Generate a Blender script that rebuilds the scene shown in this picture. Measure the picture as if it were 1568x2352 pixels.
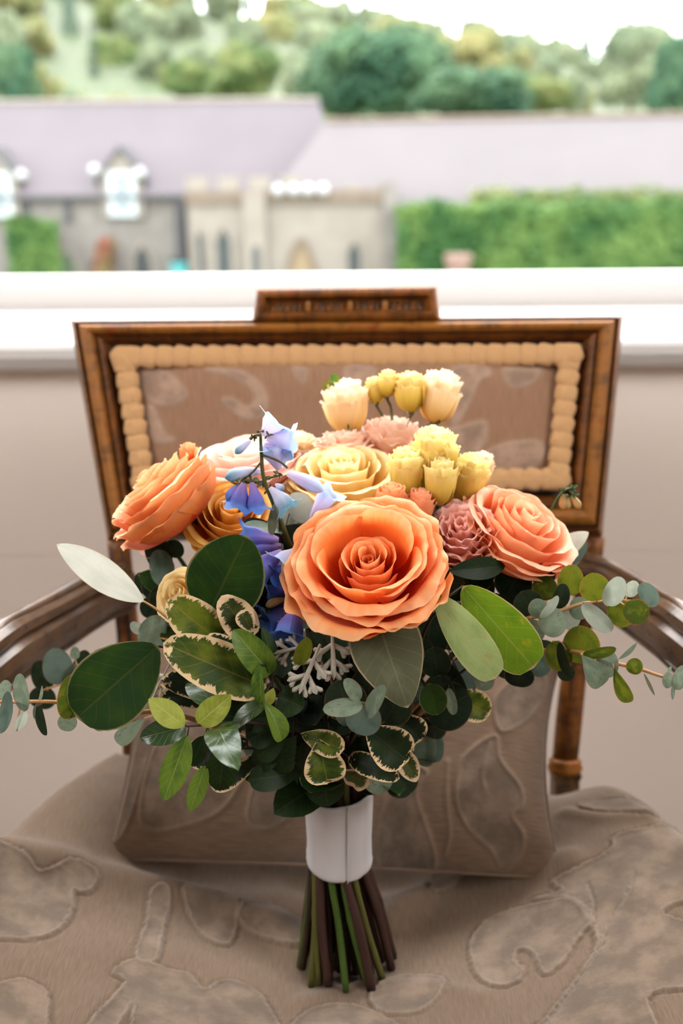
import bpy, math, random
import numpy as np
from mathutils import Vector, Matrix, noise as mnoise

for o in list(bpy.data.objects):
    bpy.data.objects.remove(o)
SC = bpy.context.scene
COL = SC.collection
PI = math.pi

# ------------------------------------------------------------------ camera
W, H, F = 1568, 2352, 2450.0
PITCH, ROLL = math.radians(17.0), math.radians(0.42)
SEAT = 0.46
CAM = np.array([0.0, 0.0, SEAT + 0.56])
_f = np.array([0, math.cos(PITCH), -math.sin(PITCH)])
_r0 = np.array([1.0, 0, 0]); _u0 = np.array([0, math.sin(PITCH), math.cos(PITCH)])
RT = _r0 * math.cos(ROLL) - _u0 * math.sin(ROLL)
UP = _u0 * math.cos(ROLL) + _r0 * math.sin(ROLL)
cd = bpy.data.cameras.new('camera')
cd.sensor_fit = 'VERTICAL'; cd.sensor_height = 36.0; cd.lens = F / H * 36.0
cd.clip_start = 0.05; cd.clip_end = 1500
cd.dof.use_dof = True; cd.dof.focus_distance = 0.645; cd.dof.aperture_fstop = 4.6
cam = bpy.data.objects.new('camera', cd); COL.objects.link(cam)
M = Matrix(((RT[0], UP[0], -_f[0], CAM[0]), (RT[1], UP[1], -_f[1], CAM[1]), (RT[2], UP[2], -_f[2], CAM[2]), (0, 0, 0, 1)))
cam.matrix_world = M
SC.camera = cam

# ------------------------------------------------------------------ light
SKY = 7.0
wd = bpy.data.worlds.new('overcast_sky'); SC.world = wd; wd.use_nodes = True
bgn = wd.node_tree.nodes['Background']
bgn.inputs[0].default_value = (0.97, 0.985, 1.0, 1); bgn.inputs[1].default_value = SKY

def area(name, loc, rot, sx, sy, power, col=(1, 1, 1)):
    l = bpy.data.lights.new(name, 'AREA'); l.shape = 'RECTANGLE'; l.size = sx; l.size_y = sy
    l.energy = power; l.color = col
    o = bpy.data.objects.new(name, l); COL.objects.link(o); o.location = loc; o.rotation_euler = rot
    return o
# warm fill lamps added at two unseen side windows
area('side_fill_lamp', (-1.68, -0.5, 2.35), (PI / 2, 0, -PI / 2), 1.5, 1.2, 13, (1, 0.93, 0.86))
area('side_fill_lamp', (1.68, -0.5, 2.35), (PI / 2, 0, PI / 2), 1.5, 1.2, 13, (1, 0.93, 0.86))
vs = SC.view_settings
vs.view_transform = 'Standard'; vs.look = 'None'; vs.exposure = 0.68; vs.gamma = 1.0; vs.use_curve_mapping = False
SC.cycles.use_denoising = True
SC.cycles.max_bounces = 8; SC.cycles.diffuse_bounces = 4; SC.cycles.transparent_max_bounces = 12
SC.cycles.sample_clamp_indirect = 6.0

# ------------------------------------------------------------------ helpers
def ray(px, py):
    d = _f + RT * ((px - W / 2) / F) + UP * (-(py - H / 2) / F)
    return d
def P(px, py, Y):                       # the point seen at that pixel, standing at world distance Y
    d = ray(px, py); return CAM + d * (Y / d[1])
def PZ(px, py, Z):
    d = ray(px, py); return CAM + d * ((Z - CAM[2]) / d[2])
def scale_at(p):                        # metres per photograph pixel at a point
    return float(np.dot(np.asarray(p) - CAM, _f)) / F
def cdir(x, y, z):                      # direction: right, up, towards the viewer
    v = RT * x + UP * y - _f * z
    return v / np.linalg.norm(v)
def nrm(v):
    v = np.asarray(v, float); return v / max(1e-12, np.linalg.norm(v))

WLOC = {}
def finish(o, c, parent, label, category, group, kind):
    if parent is not None:
        o.parent = parent
        o.matrix_parent_inverse = Matrix.Translation(-Vector(WLOC[parent.name]))
    o.location = c
    WLOC[o.name] = tuple(float(a) for a in c)
    if label: o['label'] = label
    if category: o['category'] = category
    if group: o['group'] = group
    if kind: o['kind'] = kind
    return o
def mk(name, verts, faces, mat, parent=None, uv=None, smooth=True, label=None, category=None, group=None, kind=None, attr=None, origin=None):
    v = np.asarray(verts, float)
    c = v.mean(axis=0) if origin is None else np.asarray(origin, float)
    me = bpy.data.meshes.new(name)
    me.from_pydata((v - c).tolist(), [], [tuple(int(i) for i in f) for f in faces])
    if uv is not None:
        l = me.uv_layers.new(name='UVMap')
        li = np.empty(len(me.loops), dtype=np.int32); me.loops.foreach_get('vertex_index', li)
        l.data.foreach_set('uv', np.asarray(uv, float)[li].astype(np.float32).ravel())
    if attr:
        for k, a in attr.items():
            at = me.attributes.new(k, 'FLOAT', 'POINT'); at.data.foreach_set('value', np.asarray(a, np.float32))
    if smooth:
        me.polygons.foreach_set('use_smooth', [True] * len(me.polygons))
    if mat is not None: me.materials.append(mat)
    me.update()
    o = bpy.data.objects.new(name, me); COL.objects.link(o)
    return finish(o, c, parent, label, category, group, kind)
def empty(name, loc, label=None, category=None, group=None, kind=None):
    o = bpy.data.objects.new(name, None); COL.objects.link(o); o.empty_display_size = 0.05
    return finish(o, loc, None, label, category, group, kind)
def share(src, name, loc, rot=None, scl=None, parent=None, label=None, category=None, group=None, mat=None):
    o = bpy.data.objects.new(name, src.data); COL.objects.link(o)
    finish(o, loc, parent, label, category, group, None)
    if rot is not None:
        if isinstance(rot, Matrix): o.rotation_euler = rot.to_euler()
        else: o.rotation_euler = rot
    if scl is not None: o.scale = scl
    if mat is not None:
        o.material_slots[0].link = 'OBJECT'; o.material_slots[0].material = mat
    return o
class MB:                                # collects simple solids into one mesh
    def __init__(s): s.v = []; s.f = []
    def add(s, v, f):
        n = len(s.v); s.v += [tuple(map(float, p)) for p in v]; s.f += [tuple(i + n for i in q) for q in f]; return s
    def box(s, a, b):
        x0, y0, z0 = a; x1, y1, z1 = b
        return s.add([(x0, y0, z0), (x1, y0, z0), (x1, y1, z0), (x0, y1, z0), (x0, y0, z1), (x1, y0, z1), (x1, y1, z1), (x0, y1, z1)],
                     [(0, 3, 2, 1), (4, 5, 6, 7), (0, 1, 5, 4), (1, 2, 6, 5), (2, 3, 7, 6), (3, 0, 4, 7)])
    def tube(s, pts, rad, n=8, cap=True):
        v, f = tube_mesh(pts, rad, n, cap); return s.add(v, f)
    def prism(s, poly, y0, y1):          # polygon in x,z extruded along y
        n = len(poly)
        v = [(x, y0, z) for x, z in poly] + [(x, y1, z) for x, z in poly]
        f = [tuple(range(n))[::-1], tuple(range(n, 2 * n))] + [(i, (i + 1) % n, n + (i + 1) % n, n + i) for i in range(n)]
        return s.add(v, f)
    def make(s, name, mat, parent=None, **k): return mk(name, s.v, s.f, mat, parent, **k)
def tube_mesh(pts, rad, n=8, cap=True):
    pts = np.asarray(pts, float); m = len(pts)
    rad = np.full(m, rad) if np.isscalar(rad) else np.asarray(rad, float)
    tan = np.gradient(pts, axis=0); tan /= np.linalg.norm(tan, axis=1)[:, None] + 1e-12
    ref = np.array([0.31, 0.2, 0.93]); a = nrm(np.cross(tan[0], ref)); V = []
    for i in range(m):
        a = nrm(a - tan[i] * np.dot(a, tan[i])); b = np.cross(tan[i], a)
        for k in range(n):
            t = 2 * PI * k / n; V.append(pts[i] + rad[i] * (a * math.cos(t) + b * math.sin(t)))
    Fc = [(i * n + k, i * n + (k + 1) % n, (i + 1) * n + (k + 1) % n, (i + 1) * n + k) for i in range(m - 1) for k in range(n)]
    if cap: Fc += [tuple(range(n))[::-1], tuple(range((m - 1) * n, m * n))]
    return V, Fc
def spline(pts, n=24):                   # Catmull-Rom through the points
    p = np.asarray(pts, float); p = np.vstack([2 * p[0] - p[1], p, 2 * p[-1] - p[-2]]); out = []
    m = len(p) - 3
    for t in np.linspace(0, m - 1e-9, n):
        i = int(t); s = t - i; a, b, c, d = p[i:i + 4]
        out.append(0.5 * ((2 * b) + (-a + c) * s + (2 * a - 5 * b + 4 * c - d) * s * s + (-a + 3 * b - 3 * c + d) * s ** 3))
    return np.array(out)
def grid_faces(nu, nv, flip=False):
    q = [(j * nu + i, j * nu + i + 1, (j + 1) * nu + i + 1, (j + 1) * nu + i) for j in range(nv - 1) for i in range(nu - 1)]
    return [t[::-1] for t in q] if flip else q

# ------------------------------------------------------------------ materials
class NT:
    def __init__(s, name):
        s.m = bpy.data.materials.new(name); s.m.use_nodes = True; s.t = s.m.node_tree; s.t.nodes.clear()
        s.out = s.n('ShaderNodeOutputMaterial')
    def n(s, typ, **k):
        x = s.t.nodes.new(typ)
        for a, b in k.items(): setattr(x, a, b)
        return x
    def l(s, a, b): s.t.links.new(a, b)
    def val(s, sock, v):
        if isinstance(v, bpy.types.NodeSocket): s.l(v, sock)
        else: sock.default_value = v if not (isinstance(v, tuple) and len(v) == 3) else (*v, 1)
    def math(s, op, a, b=0.0, c=None, clamp=False):
        x = s.n('ShaderNodeMath', operation=op, use_clamp=clamp); s.val(x.inputs[0], a); s.val(x.inputs[1], b)
        if c is not None: s.val(x.inputs[2], c)
        return x.outputs[0]
    def mix(s, f, a, b, mode='MIX'):
        x = s.n('ShaderNodeMix', data_type='RGBA', blend_type=mode); s.val(x.inputs[0], f); s.val(x.inputs[6], a); s.val(x.inputs[7], b); return x.outputs[2]
    def coord(s, which='Object'): return s.n('ShaderNodeTexCoord').outputs[which]
    def noise(s, vec, scale, detail=3.0, rough=0.5, dist=0.0):
        x = s.n('ShaderNodeTexNoise'); s.l(vec, x.inputs['Vector']); x.inputs['Scale'].default_value = scale
        x.inputs['Detail'].default_value = detail; x.inputs['Roughness'].default_value = rough; x.inputs['Distortion'].default_value = dist
        return x.outputs['Fac']
    def mapping(s, vec, scale):
        x = s.n('ShaderNodeMapping'); s.l(vec, x.inputs[0]); x.inputs['Scale'].default_value = scale; return x.outputs[0]
    def ramp(s, f, stops):
        x = s.n('ShaderNodeValToRGB'); s.val(x.inputs[0], f); e = x.color_ramp.elements
        while len(e) < len(stops): e.new(0.5)
        for k, (p, c) in enumerate(stops): e[k].position = p; e[k].color = (*c, 1) if len(c) == 3 else c
        return x.outputs[0]
    def smooth(s, f, a, b):
        x = s.n('ShaderNodeMapRange', interpolation_type='SMOOTHSTEP'); s.val(x.inputs[0], f); x.inputs[1].default_value = a; x.inputs[2].default_value = b
        return x.outputs[0]
    def rnd(s): return s.n('ShaderNodeObjectInfo').outputs['Random']
    def bsdf(s, col, rough=0.6, spec=0.5, metal=0.0, bump=None, sheen=0.0, coat=0.0):
        b = s.n('ShaderNodeBsdfPrincipled'); s.val(b.inputs['Base Color'], col); s.val(b.inputs['Roughness'], rough)
        b.inputs['Specular IOR Level'].default_value = spec; b.inputs['Metallic'].default_value = metal
        b.inputs['Sheen Weight'].default_value = sheen; b.inputs['Coat Weight'].default_value = coat
        if bump is not None:
            x = s.n('ShaderNodeBump'); x.inputs['Strength'].default_value = bump[1]; x.inputs['Distance'].default_value = bump[2]
            s.l(bump[0], x.inputs['Height']); s.l(x.outputs[0], b.inputs['Normal'])
        return b
    def done(s, b): s.l(b.outputs[0], s.out.inputs[0]); return s.m
    def translucent(s, b, col, f):
        t = s.n('ShaderNodeBsdfTranslucent'); s.val(t.inputs[0], col)
        m = s.n('ShaderNodeMixShader'); s.val(m.inputs[0], f); s.l(b.outputs[0], m.inputs[1]); s.l(t.outputs[0], m.inputs[2]); return m

def plain(name, col, rough=0.7, spec=0.4, var=0.12, scale=8.0, metal=0.0, bump=0.0):
    t = NT(name); n = t.noise(t.coord(), scale, 4)
    c = t.mix(n, tuple(a * (1 - var) for a in col), tuple(min(1, a * (1 + var)) for a in col))
    return t.done(t.bsdf(c, rough, spec, metal, bump=(n, bump, 0.002) if bump else None))

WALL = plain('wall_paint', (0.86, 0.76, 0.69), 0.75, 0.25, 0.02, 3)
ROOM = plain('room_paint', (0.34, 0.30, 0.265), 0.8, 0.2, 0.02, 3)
WHITE = plain('white_gloss_paint', (0.67, 0.645, 0.63), 0.35, 0.5, 0.015, 6)
FLOORM = plain('oak_floor', (0.16, 0.105, 0.065), 0.5, 0.4, 0.2, 5)

def gilt(name, gold, dark, amount, rough=0.36, spec=0.4):
    t = NT(name); o = t.coord()
    st = t.noise(t.mapping(o, (14, 14, 60)), 3.0, 5, 0.6)
    st2 = t.noise(t.mapping(o, (60, 14, 14)), 3.0, 5, 0.6)
    bl = t.noise(o, 38, 4, 0.65)
    f = t.smooth(t.math('ADD', t.math('MULTIPLY', t.math('ADD', st, st2), 0.35), t.math('MULTIPLY', bl, 0.3)), amount - 0.09, amount + 0.12)
    red = t.noise(o, 55, 3)
    g2 = t.mix(t.smooth(red, 0.56, 0.74), gold, (gold[0] * 0.75, gold[1] * 0.42, gold[2] * 0.35))
    c = t.mix(f, dark, g2)
    return t.done(t.bsdf(c, t.math('MULTIPLY_ADD', bl, 0.2, rough), spec, 0.15, bump=(bl, 0.15, 0.001)))
GILT = gilt('aged_gilt_wood', (0.23, 0.072, 0.006), (0.07, 0.023, 0.004), 0.48)
GILTL = gilt('rubbed_gilt_wood', (0.29, 0.105, 0.012), (0.095, 0.036, 0.007), 0.42)
GILTD = gilt('dark_gilt_wood', (0.2, 0.095, 0.03), (0.05, 0.026, 0.014), 0.52)
BRONZE = gilt('bronzed_arm_wood', (0.13, 0.066, 0.028), (0.055, 0.027, 0.012), 0.47, 0.2, 0.75)
DARKWOOD = plain('dark_groove_wood', (0.028, 0.016, 0.009), 0.5, 0.4, 0.3, 40)

def cloth(name, base, velvet, rib=(900.0, 70.0), ridge=(0.30, 0.235, 0.19)):
    t = NT(name); uv = t.n('ShaderNodeUVMap').outputs[0]
    a = t.n('ShaderNodeAttribute', attribute_name='velvet').outputs['Fac']
    e = t.n('ShaderNodeAttribute', attribute_name='ridge').outputs['Fac']
    s1 = t.noise(t.mapping(uv, (rib[0], rib[1], 1)), 1.0, 3, 0.6)
    s2 = t.noise(t.mapping(uv, (rib[1] * 0.6, rib[0], 1)), 1.0, 2)
    mo = t.noise(uv, 42, 4, 0.6); pile = t.noise(uv, 420, 3, 0.7)
    lin = t.mix(t.math('MULTIPLY_ADD', s1, 1.5, -0.25, clamp=True), tuple(c * 0.62 for c in base), tuple(c * 1.3 for c in base))
    lin = t.mix(t.math('MULTIPLY', s2, 0.35), lin, tuple(c * 0.85 for c in base))
    vel = t.mix(t.smooth(mo, 0.35, 0.68), tuple(c * 0.66 for c in velvet), tuple(min(1, c * 1.25) for c in velvet))
    vel = t.mix(t.math('MULTIPLY', pile, 0.5), vel, tuple(c * 0.8 for c in velvet))
    c = t.mix(a, lin, vel); c = t.mix(t.math('MULTIPLY', e, 0.3), c, ridge)
    h = t.math('ADD', t.math('MULTIPLY', s1, 0.5), t.math('MULTIPLY', t.math('MULTIPLY', pile, a), 1.2))
    return t.done(t.bsdf(c, 0.85, 0.15, bump=(h, 0.5, 0.0006), sheen=0.18))
SEATCLOTH = cloth('taupe_damask', (0.168, 0.113, 0.076), (0.19, 0.136, 0.097))
PILLOWCLOTH = cloth('taupe_damask_pillow', (0.168, 0.107, 0.07), (0.162, 0.112, 0.079), (500, 60), (0.23, 0.16, 0.112))
BACKCLOTH = cloth('back_damask', (0.32, 0.18, 0.11), (0.38, 0.25, 0.18), (700, 50), (0.5, 0.38, 0.31))
def braid_mat():
    t = NT('cream_braid'); uv = t.coord(); s = t.noise(t.mapping(uv, (1, 900, 1)), 1.0, 2); n2 = t.noise(uv, 600, 3)
    c = t.mix(t.math('ADD', t.math('MULTIPLY', s, 0.6), t.math('MULTIPLY', n2, 0.4)), (0.42, 0.22, 0.09), (0.72, 0.44, 0.22))
    return t.done(t.bsdf(c, 0.9, 0.1, bump=(s, 0.5, 0.0008), sheen=0.2))
BRAID = braid_mat()
# ------------------------------------------------------------------ the room
YW = 1.16                                 # face of the wall below the window
sill_front = PZ(784, 785, 0)              # only the angle is used
zs_ = P(784, 786, YW - 0.03)[2]           # sill top from where its front edge is seen
YS = 1.47                                 # sash
XR, YB, ZC = 1.7, -3.1, 3.05
def structure(name, mb, mat, **k): return mb.make(name, mat, kind='structure', smooth=False, **k)
WX0, WX1, WZ1 = -1.5, 1.5, 2.75
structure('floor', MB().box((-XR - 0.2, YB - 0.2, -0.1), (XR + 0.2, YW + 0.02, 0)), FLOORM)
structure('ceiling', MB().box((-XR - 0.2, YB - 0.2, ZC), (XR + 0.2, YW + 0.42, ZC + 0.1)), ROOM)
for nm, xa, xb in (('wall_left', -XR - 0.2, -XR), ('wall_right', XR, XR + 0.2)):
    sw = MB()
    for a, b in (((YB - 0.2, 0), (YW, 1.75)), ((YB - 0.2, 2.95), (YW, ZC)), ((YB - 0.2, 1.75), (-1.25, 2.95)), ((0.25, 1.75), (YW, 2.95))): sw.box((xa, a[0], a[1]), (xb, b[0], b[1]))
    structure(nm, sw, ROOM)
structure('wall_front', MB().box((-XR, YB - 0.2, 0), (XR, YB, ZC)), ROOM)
wb = MB()
wb.box((-XR - 0.2, YW, 0), (XR + 0.2, YW + 0.38, zs_ - 0.035))
wb.box((-XR - 0.2, YW, zs_ - 0.035), (WX0, YW + 0.38, ZC)); wb.box((WX1, YW, zs_ - 0.035), (XR + 0.2, YW + 0.38, ZC))
wb.box((WX0, YW, WZ1), (WX1, YW + 0.38, ZC))
wback = structure('wall_back', wb, WALL)
# two slim dado boards on the wall below the window (faint ledges in the paint)
z1 = P(60, 1275, YW)[2]; z2 = P(60, 1690, YW)[2]
for za, zb, t in ((z1, zs_ - 0.045, 0.0012), (z2, z1 - 0.004, 0.0006)):
    mk('wall_board', *(lambda m: (m.v, m.f))(MB().box((-XR, YW - t, za), (XR, YW, zb))), WALL, wback, smooth=False)
win = empty('window_1', (0, YS, zs_), kind='structure')
# sill with a rounded nose
prof = [(YS + 0.05, -0.035), (YW, -0.035), (YW - 0.012, -0.033), (YW - 0.024, -0.026), (YW - 0.03, -0.015), (YW - 0.03, -0.006), (YW - 0.026, -0.001), (YW - 0.02, 0.0), (YS + 0.05, 0.0)]
n = len(prof); V = [(x, y, zs_ + z) for x in (WX0 - 0.06, WX1 + 0.06) for y, z in prof]
mk('window_sill', V, [tuple(range(n)), tuple(range(n, 2 * n))[::-1]] + [(i, (i + 1) % n, n + (i + 1) % n, n + i)[::-1] for i in range(n)], WHITE, win, smooth=False)
zr1 = P(784, 655, YS)[2]; zr2 = P(784, 627, YS + 0.012)[2]
MB().box((WX0 + 0.05, YS, zs_ - 0.001), (WX1 - 0.05, YS + 0.045, zr1)).make('bottom_rail', WHITE, win, smooth=False)
m = MB(); m.add([(WX0 + .05, YS + .001, zr1), (WX1 - .05, YS + .001, zr1), (WX1 - .05, YS + .014, zr2), (WX0 + .05, YS + .014, zr2), (WX1 - .05, YS + .045, zr1), (WX0 + .05, YS + .045, zr1), (WX1 - .05, YS + .03, zr2), (WX0 + .05, YS + .03, zr2)],
          [(0, 1, 2, 3), (3, 2, 6, 7), (7, 6, 4, 5), (1, 4, 6, 2), (0, 3, 7, 5)])
m.make('glazing_bead', WHITE, win, smooth=False)
for sx in (-1, 1):
    MB().box((sx * 1.45 - 0.05, YS, zs_), (sx * 1.45 + 0.05, YS + 0.045, WZ1)).make('side_stile', WHITE, win, smooth=False)
MB().box((WX0, YS, WZ1 - 0.06), (WX1, YS + 0.045, WZ1)).make('head_rail', WHITE, win, smooth=False)
tg = NT('window_glass'); tr = tg.n('ShaderNodeBsdfTransparent'); gl = tg.n('ShaderNodeBsdfGlossy'); gl.inputs['Roughness'].default_value = 0.02
fr = tg.n('ShaderNodeFresnel'); fr.inputs[0].default_value = 1.04; ms = tg.n('ShaderNodeMixShader'); tg.l(fr.outputs[0], ms.inputs[0]); tg.l(tr.outputs[0], ms.inputs[1]); tg.l(gl.outputs[0], ms.inputs[2])
GLASS = tg.done(ms)
MB().box((WX0 + 0.1, YS + 0.02, zr2 - 0.01), (WX1 - 0.1, YS + 0.024, WZ1 - 0.06)).make('pane', GLASS, win, smooth=False)
for k, sx in ((2, -1), (3, 1)):  # unseen side windows, put in high so the fill falls from above
    w2 = empty('window_%d' % k, (sx * (XR + 0.1), -0.5, 1.75), kind='structure'); m = MB()
    for a, b in (((-1.25, 1.75), (0.25, 1.81)), ((-1.25, 2.89), (0.25, 2.95)), ((-1.25, 1.75), (-1.19, 2.95)), ((0.19, 1.75), (0.25, 2.95)), ((-0.52, 1.75), (-0.48, 2.95))):
        m.box((sx * (XR + 0.1) - 0.025, a[0], a[1]), (sx * (XR + 0.1) + 0.025, b[0], b[1]))
    m.make('window_frame', WHITE, w2, smooth=False)

# ------------------------------------------------------------------ outdoors
GZ = CAM[2] - 4.4
STONE = plain('grey_rubble_stone', (0.1159, 0.1063, 0.0966), 0.9, 0.1, 0.35, 1.4)
STONEL = plain('pale_dressed_stone', (0.1391, 0.1237, 0.1063), 0.9, 0.1, 0.2, 1.5)
STONEB = plain('brown_stone', (0.0966, 0.0754, 0.058), 0.9, 0.1, 0.3, 1.5)
SLATE = plain('mauve_slate', (0.064, 0.055, 0.060), 0.8, 0.3, 0.14, 0.35)
SLATEL = plain('pale_mauve_slate', (0.073, 0.065, 0.066), 0.8, 0.3, 0.1, 0.35)
DARKOUT = plain('doorway_shade', (0.03, 0.035, 0.035), 0.7, 0.2, 0.2, 2)  # dark colour stands in for the shade inside doorways
PIPE = plain('dark_downpipe', (0.0372, 0.0372, 0.0403), 0.6, 0.3, 0.1, 2)
WFRAME = plain('white_window_frame', (0.2318, 0.2627, 0.2704), 0.5, 0.4, 0.03, 2)
WPANE = plain('dark_window_pane', (0.0386, 0.0657, 0.0772), 0.1, 0.6, 0.1, 1)
GRASS = plain('lawn', (0.0618, 0.0927, 0.0271), 0.9, 0.1, 0.25, 0.6)
def foliage(name, a, b, tr=0.3):
    t = NT(name); n = t.noise(t.coord(), 0.9, 3); r = t.noise(t.n('ShaderNodeNewGeometry').outputs['Position'], 0.35, 2)
    c = t.mix(t.smooth(t.math('ADD', t.math('MULTIPLY', n, 0.6), t.math('MULTIPLY', r, 0.4)), 0.38, 0.62), a, b)
    return t.done(t.translucent(t.bsdf(c, 0.7, 0.2), c, tr))
FOL = [foliage('bright_foliage', (0.0559, 0.0946, 0.0275), (0.1419, 0.1634, 0.0559)), foliage('deep_foliage', (0.0206, 0.0619, 0.0327), (0.0602, 0.1118, 0.0516)),
       foliage('pale_hazed_foliage', (0.1075, 0.1419, 0.0817), (0.1806, 0.2064, 0.1204)), foliage('golden_foliage', (0.1204, 0.1376, 0.0516), (0.215, 0.1978, 0.0817)),  # the pale green has distance haze put into its colour
       foliage('conifer_foliage', (0.0516, 0.0817, 0.0559), (0.0903, 0.1204, 0.0817))]
IVY = foliage('ivy_foliage', (0.0189, 0.0619, 0.0138), (0.0731, 0.129, 0.0301))
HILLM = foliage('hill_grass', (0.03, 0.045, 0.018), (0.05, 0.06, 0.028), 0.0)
BARK = plain('bark', (0.0744, 0.0558, 0.0372), 0.9, 0.1, 0.2, 4)
structure('ground', MB().box((-160, 3, GZ - 0.4), (160, 112, GZ)), GRASS)

YH = 50.0
def hx(px, Y=YH): return P(px, 500, Y)[0]
def hz(py, Y=YH): return P(784, py, Y)[2]
def arch_poly(cx, w, zb, zt, pointed=True, k=7):
    h = w * (0.95 if pointed else 0.55); pts = [(cx - w / 2, zb)]
    for i in range(k + 1):
        t = i / k; a = t * PI
        if pointed:
            x = -1 + 2 * t; z = (1 - abs(x) ** 1.7)
        else: x = -math.cos(a); z = math.sin(a)
        pts.append((cx + x * w / 2, zt - h + z * h))
    pts.append((cx + w / 2, zb)); return pts
house = empty('stone_house', (hx(300), YH, GZ), 'long grey stone house with mauve slate roofs, castellated porch and arched doorways outside', 'house')
xe0, xe1 = hx(-900), hx(640); ze = hz(437)
MB().box((xe0, YH, GZ), (xe1, YH + 7, ze)).make('wall', STONE, house, smooth=False)
zr = hz(230, YH + 3.5)
m = MB(); e = YH - 0.35
xr1, xr2 = hx(735, YH + 3.5), hx(790, YH)
m.add([(xe0, e, ze - 0.1), (xr2, e, ze - 0.1), (xr1, YH + 3.5, zr), (xe0, YH + 3.5, zr), (xe0, YH + 7.4, ze - 0.1), (xr2, YH + 7.4, ze - 0.1), (xe0, e, ze - 0.3), (xr2, e, ze - 0.3), (xe0, YH + 7.4, ze - 0.3), (xr2, YH + 7.4, ze - 0.3)],
      [(0, 1, 2, 3), (3, 2, 5, 4), (1, 5, 2), (0, 6, 7, 1), (0, 3, 4), (6, 8, 9, 7), (1, 7, 9, 5), (4, 5, 9, 8)])
roof = m.make('roof', SLATE, house, smooth=False)
MB().tube([(xe0, YH + 3.5, zr + 0.03), (xr1, YH + 3.5, zr + 0.03)], 0.12, 6).make('ridge_tiles', STONEL, roof, smooth=False)
MB().box((xe0, e - 0.1, ze - 0.28), (hx(425), e, ze - 0.14)).make('gutter', PIPE, house, smooth=False)
for px in (62, 157, 414):
    MB().tube([(hx(px), YH - 0.12, ze - 0.2), (hx(px), YH - 0.12, (GZ if px > 400 else hz(505)))], 0.24 if px > 400 else 0.16, 6).make('downpipe', PIPE, house, smooth=False)
for px in (5, 287):
    cx = hx(px); w = 1.25; zt = hz(335, YH - 0.3); zb = hz(495)
    hz0 = hz(392, YH - 0.3)
    dm = MB().prism([(cx - w * .72, zb), (cx + w * .72, zb), (cx + w * .72, hz0), (cx, zt - 0.15), (cx - w * .72, hz0)], YH - 0.3, YH + 2.6).make('dormer', STONEL, house, smooth=False)
    m = MB()
    for s in (-1, 1):
        m.add([(cx, YH - 0.45, zt + 0.1), (cx, YH + 3, zt + 0.1), (cx + s * w * .92, YH + 2, hz0 - 0.25), (cx + s * w * .92, YH - 0.45, hz0 - 0.25),
               (cx, YH - 0.45, zt - 0.1), (cx, YH + 3, zt - 0.1), (cx + s * w * .92, YH + 2, hz0 - 0.45), (cx + s * w * .92, YH - 0.45, hz0 - 0.45)],
              [(0, 1, 2, 3), (4, 7, 6, 5), (0, 3, 7, 4), (3, 2, 6, 7), (1, 5, 6, 2), (0, 4, 5, 1)])
    m.make('dormer_roof', PIPE, dm, smooth=False)
    z0, z1_ = hz(482), hz(398)
    wf = MB().box((cx - .62, YH - 0.36, z0 - 0.2), (cx + .62, YH - 0.3, z1_ + 0.15)).make('dormer_window', WFRAME, house, smooth=False)
    for i in range(2):
        for j in range(3):
            xa = cx - .36 + i * .39; zq = z0 + j * (z1_ - z0) / 3
            MB().box((xa, YH - 0.38, zq + 0.04), (xa + .33, YH - 0.355, zq + (z1_ - z0) / 3 - 0.06)).make('pane', WPANE, wf, smooth=False)
def door(par, px, wpx, top, Y, mat, ring=True, sur=STONEL, zb=None):
    cx = hx(px, Y); w = wpx / F * Y * 1.04; zt = hz(top, Y); zb = GZ if zb is None else zb
    d = MB().prism(arch_poly(cx, w, zb, zt), Y - 0.03, Y + 0.02).make('arched_doorway', mat, par, smooth=False)
    if ring:
        o = arch_poly(cx, w * 1.75, zb, zt + w * 0.45); i = arch_poly(cx, w, zb, zt); n = len(o); V = []
        for y in (Y - 0.12, Y + 0.02): V += [(x, y, z) for x, z in o] + [(x, y, z) for x, z in i]
        Fq = []
        for k in range(n - 1):
            Fq += [(k, k + 1, n + k + 1, n + k), (2 * n + k, 3 * n + k, 3 * n + k + 1, 2 * n + k + 1), (k, 2 * n + k, 2 * n + k + 1, k + 1), (n + k, n + k + 1, 3 * n + k + 1, 3 * n + k)]
        mk('stone_surround', V, Fq, sur, d, smooth=False)
GREEND = plain('greenish_doorway', (0.07, 0.10, 0.06), 0.8, 0.2, 0.3, 2); BROWND = plain('brown_door', (0.13, 0.095, 0.055), 0.7, 0.3, 0.2, 2)
TEAL = plain('teal_bin', (0.03, 0.22, 0.22), 0.5, 0.4, 0.1, 2)
for px, w_, top, mt in ((147, 36, 573, GREEND), (322, 34, 562, DARKOUT)): door(house, px, w_, top, YH, mt)
MB().box((hx(388), YH - 0.06, GZ), (hx(418), YH, hz(588))).make('recess_shade_panel', DARKOUT, house, smooth=False)  # flat dark panel in place of the shade inside a recess
GLINT = plain('white_glint', (0.2057, 0.2057, 0.2119), 0.25, 0.5, 0.01, 2)  # white for the balls that stand in for blurred glints
def sphere_mesh(c, r, nu=14, nv=9):
    V = []; Fq = []
    for j in range(nv + 1):
        for i in range(nu):
            a, b = 2 * PI * i / nu, PI * j / nv
            V.append((c[0] + r[0] * math.sin(b) * math.cos(a), c[1] + r[1] * math.sin(b) * math.sin(a), c[2] + r[2] * math.cos(b)))
    for j in range(nv):
        for i in range(nu): Fq.append((j * nu + i, (j + 1) * nu + i, (j + 1) * nu + (i + 1) % nu, j * nu + (i + 1) % nu))
    return V, Fq
for px, py in ((57, 398), (225, 388), (327, 395)):  # blurred highlights along the eaves, shaped as solid balls
    mk('roof_glint', *sphere_mesh((hx(px, YH - 0.4), YH - 0.4, hz(py, YH - 0.4)), (0.26,) * 3), GLINT, house)

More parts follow.
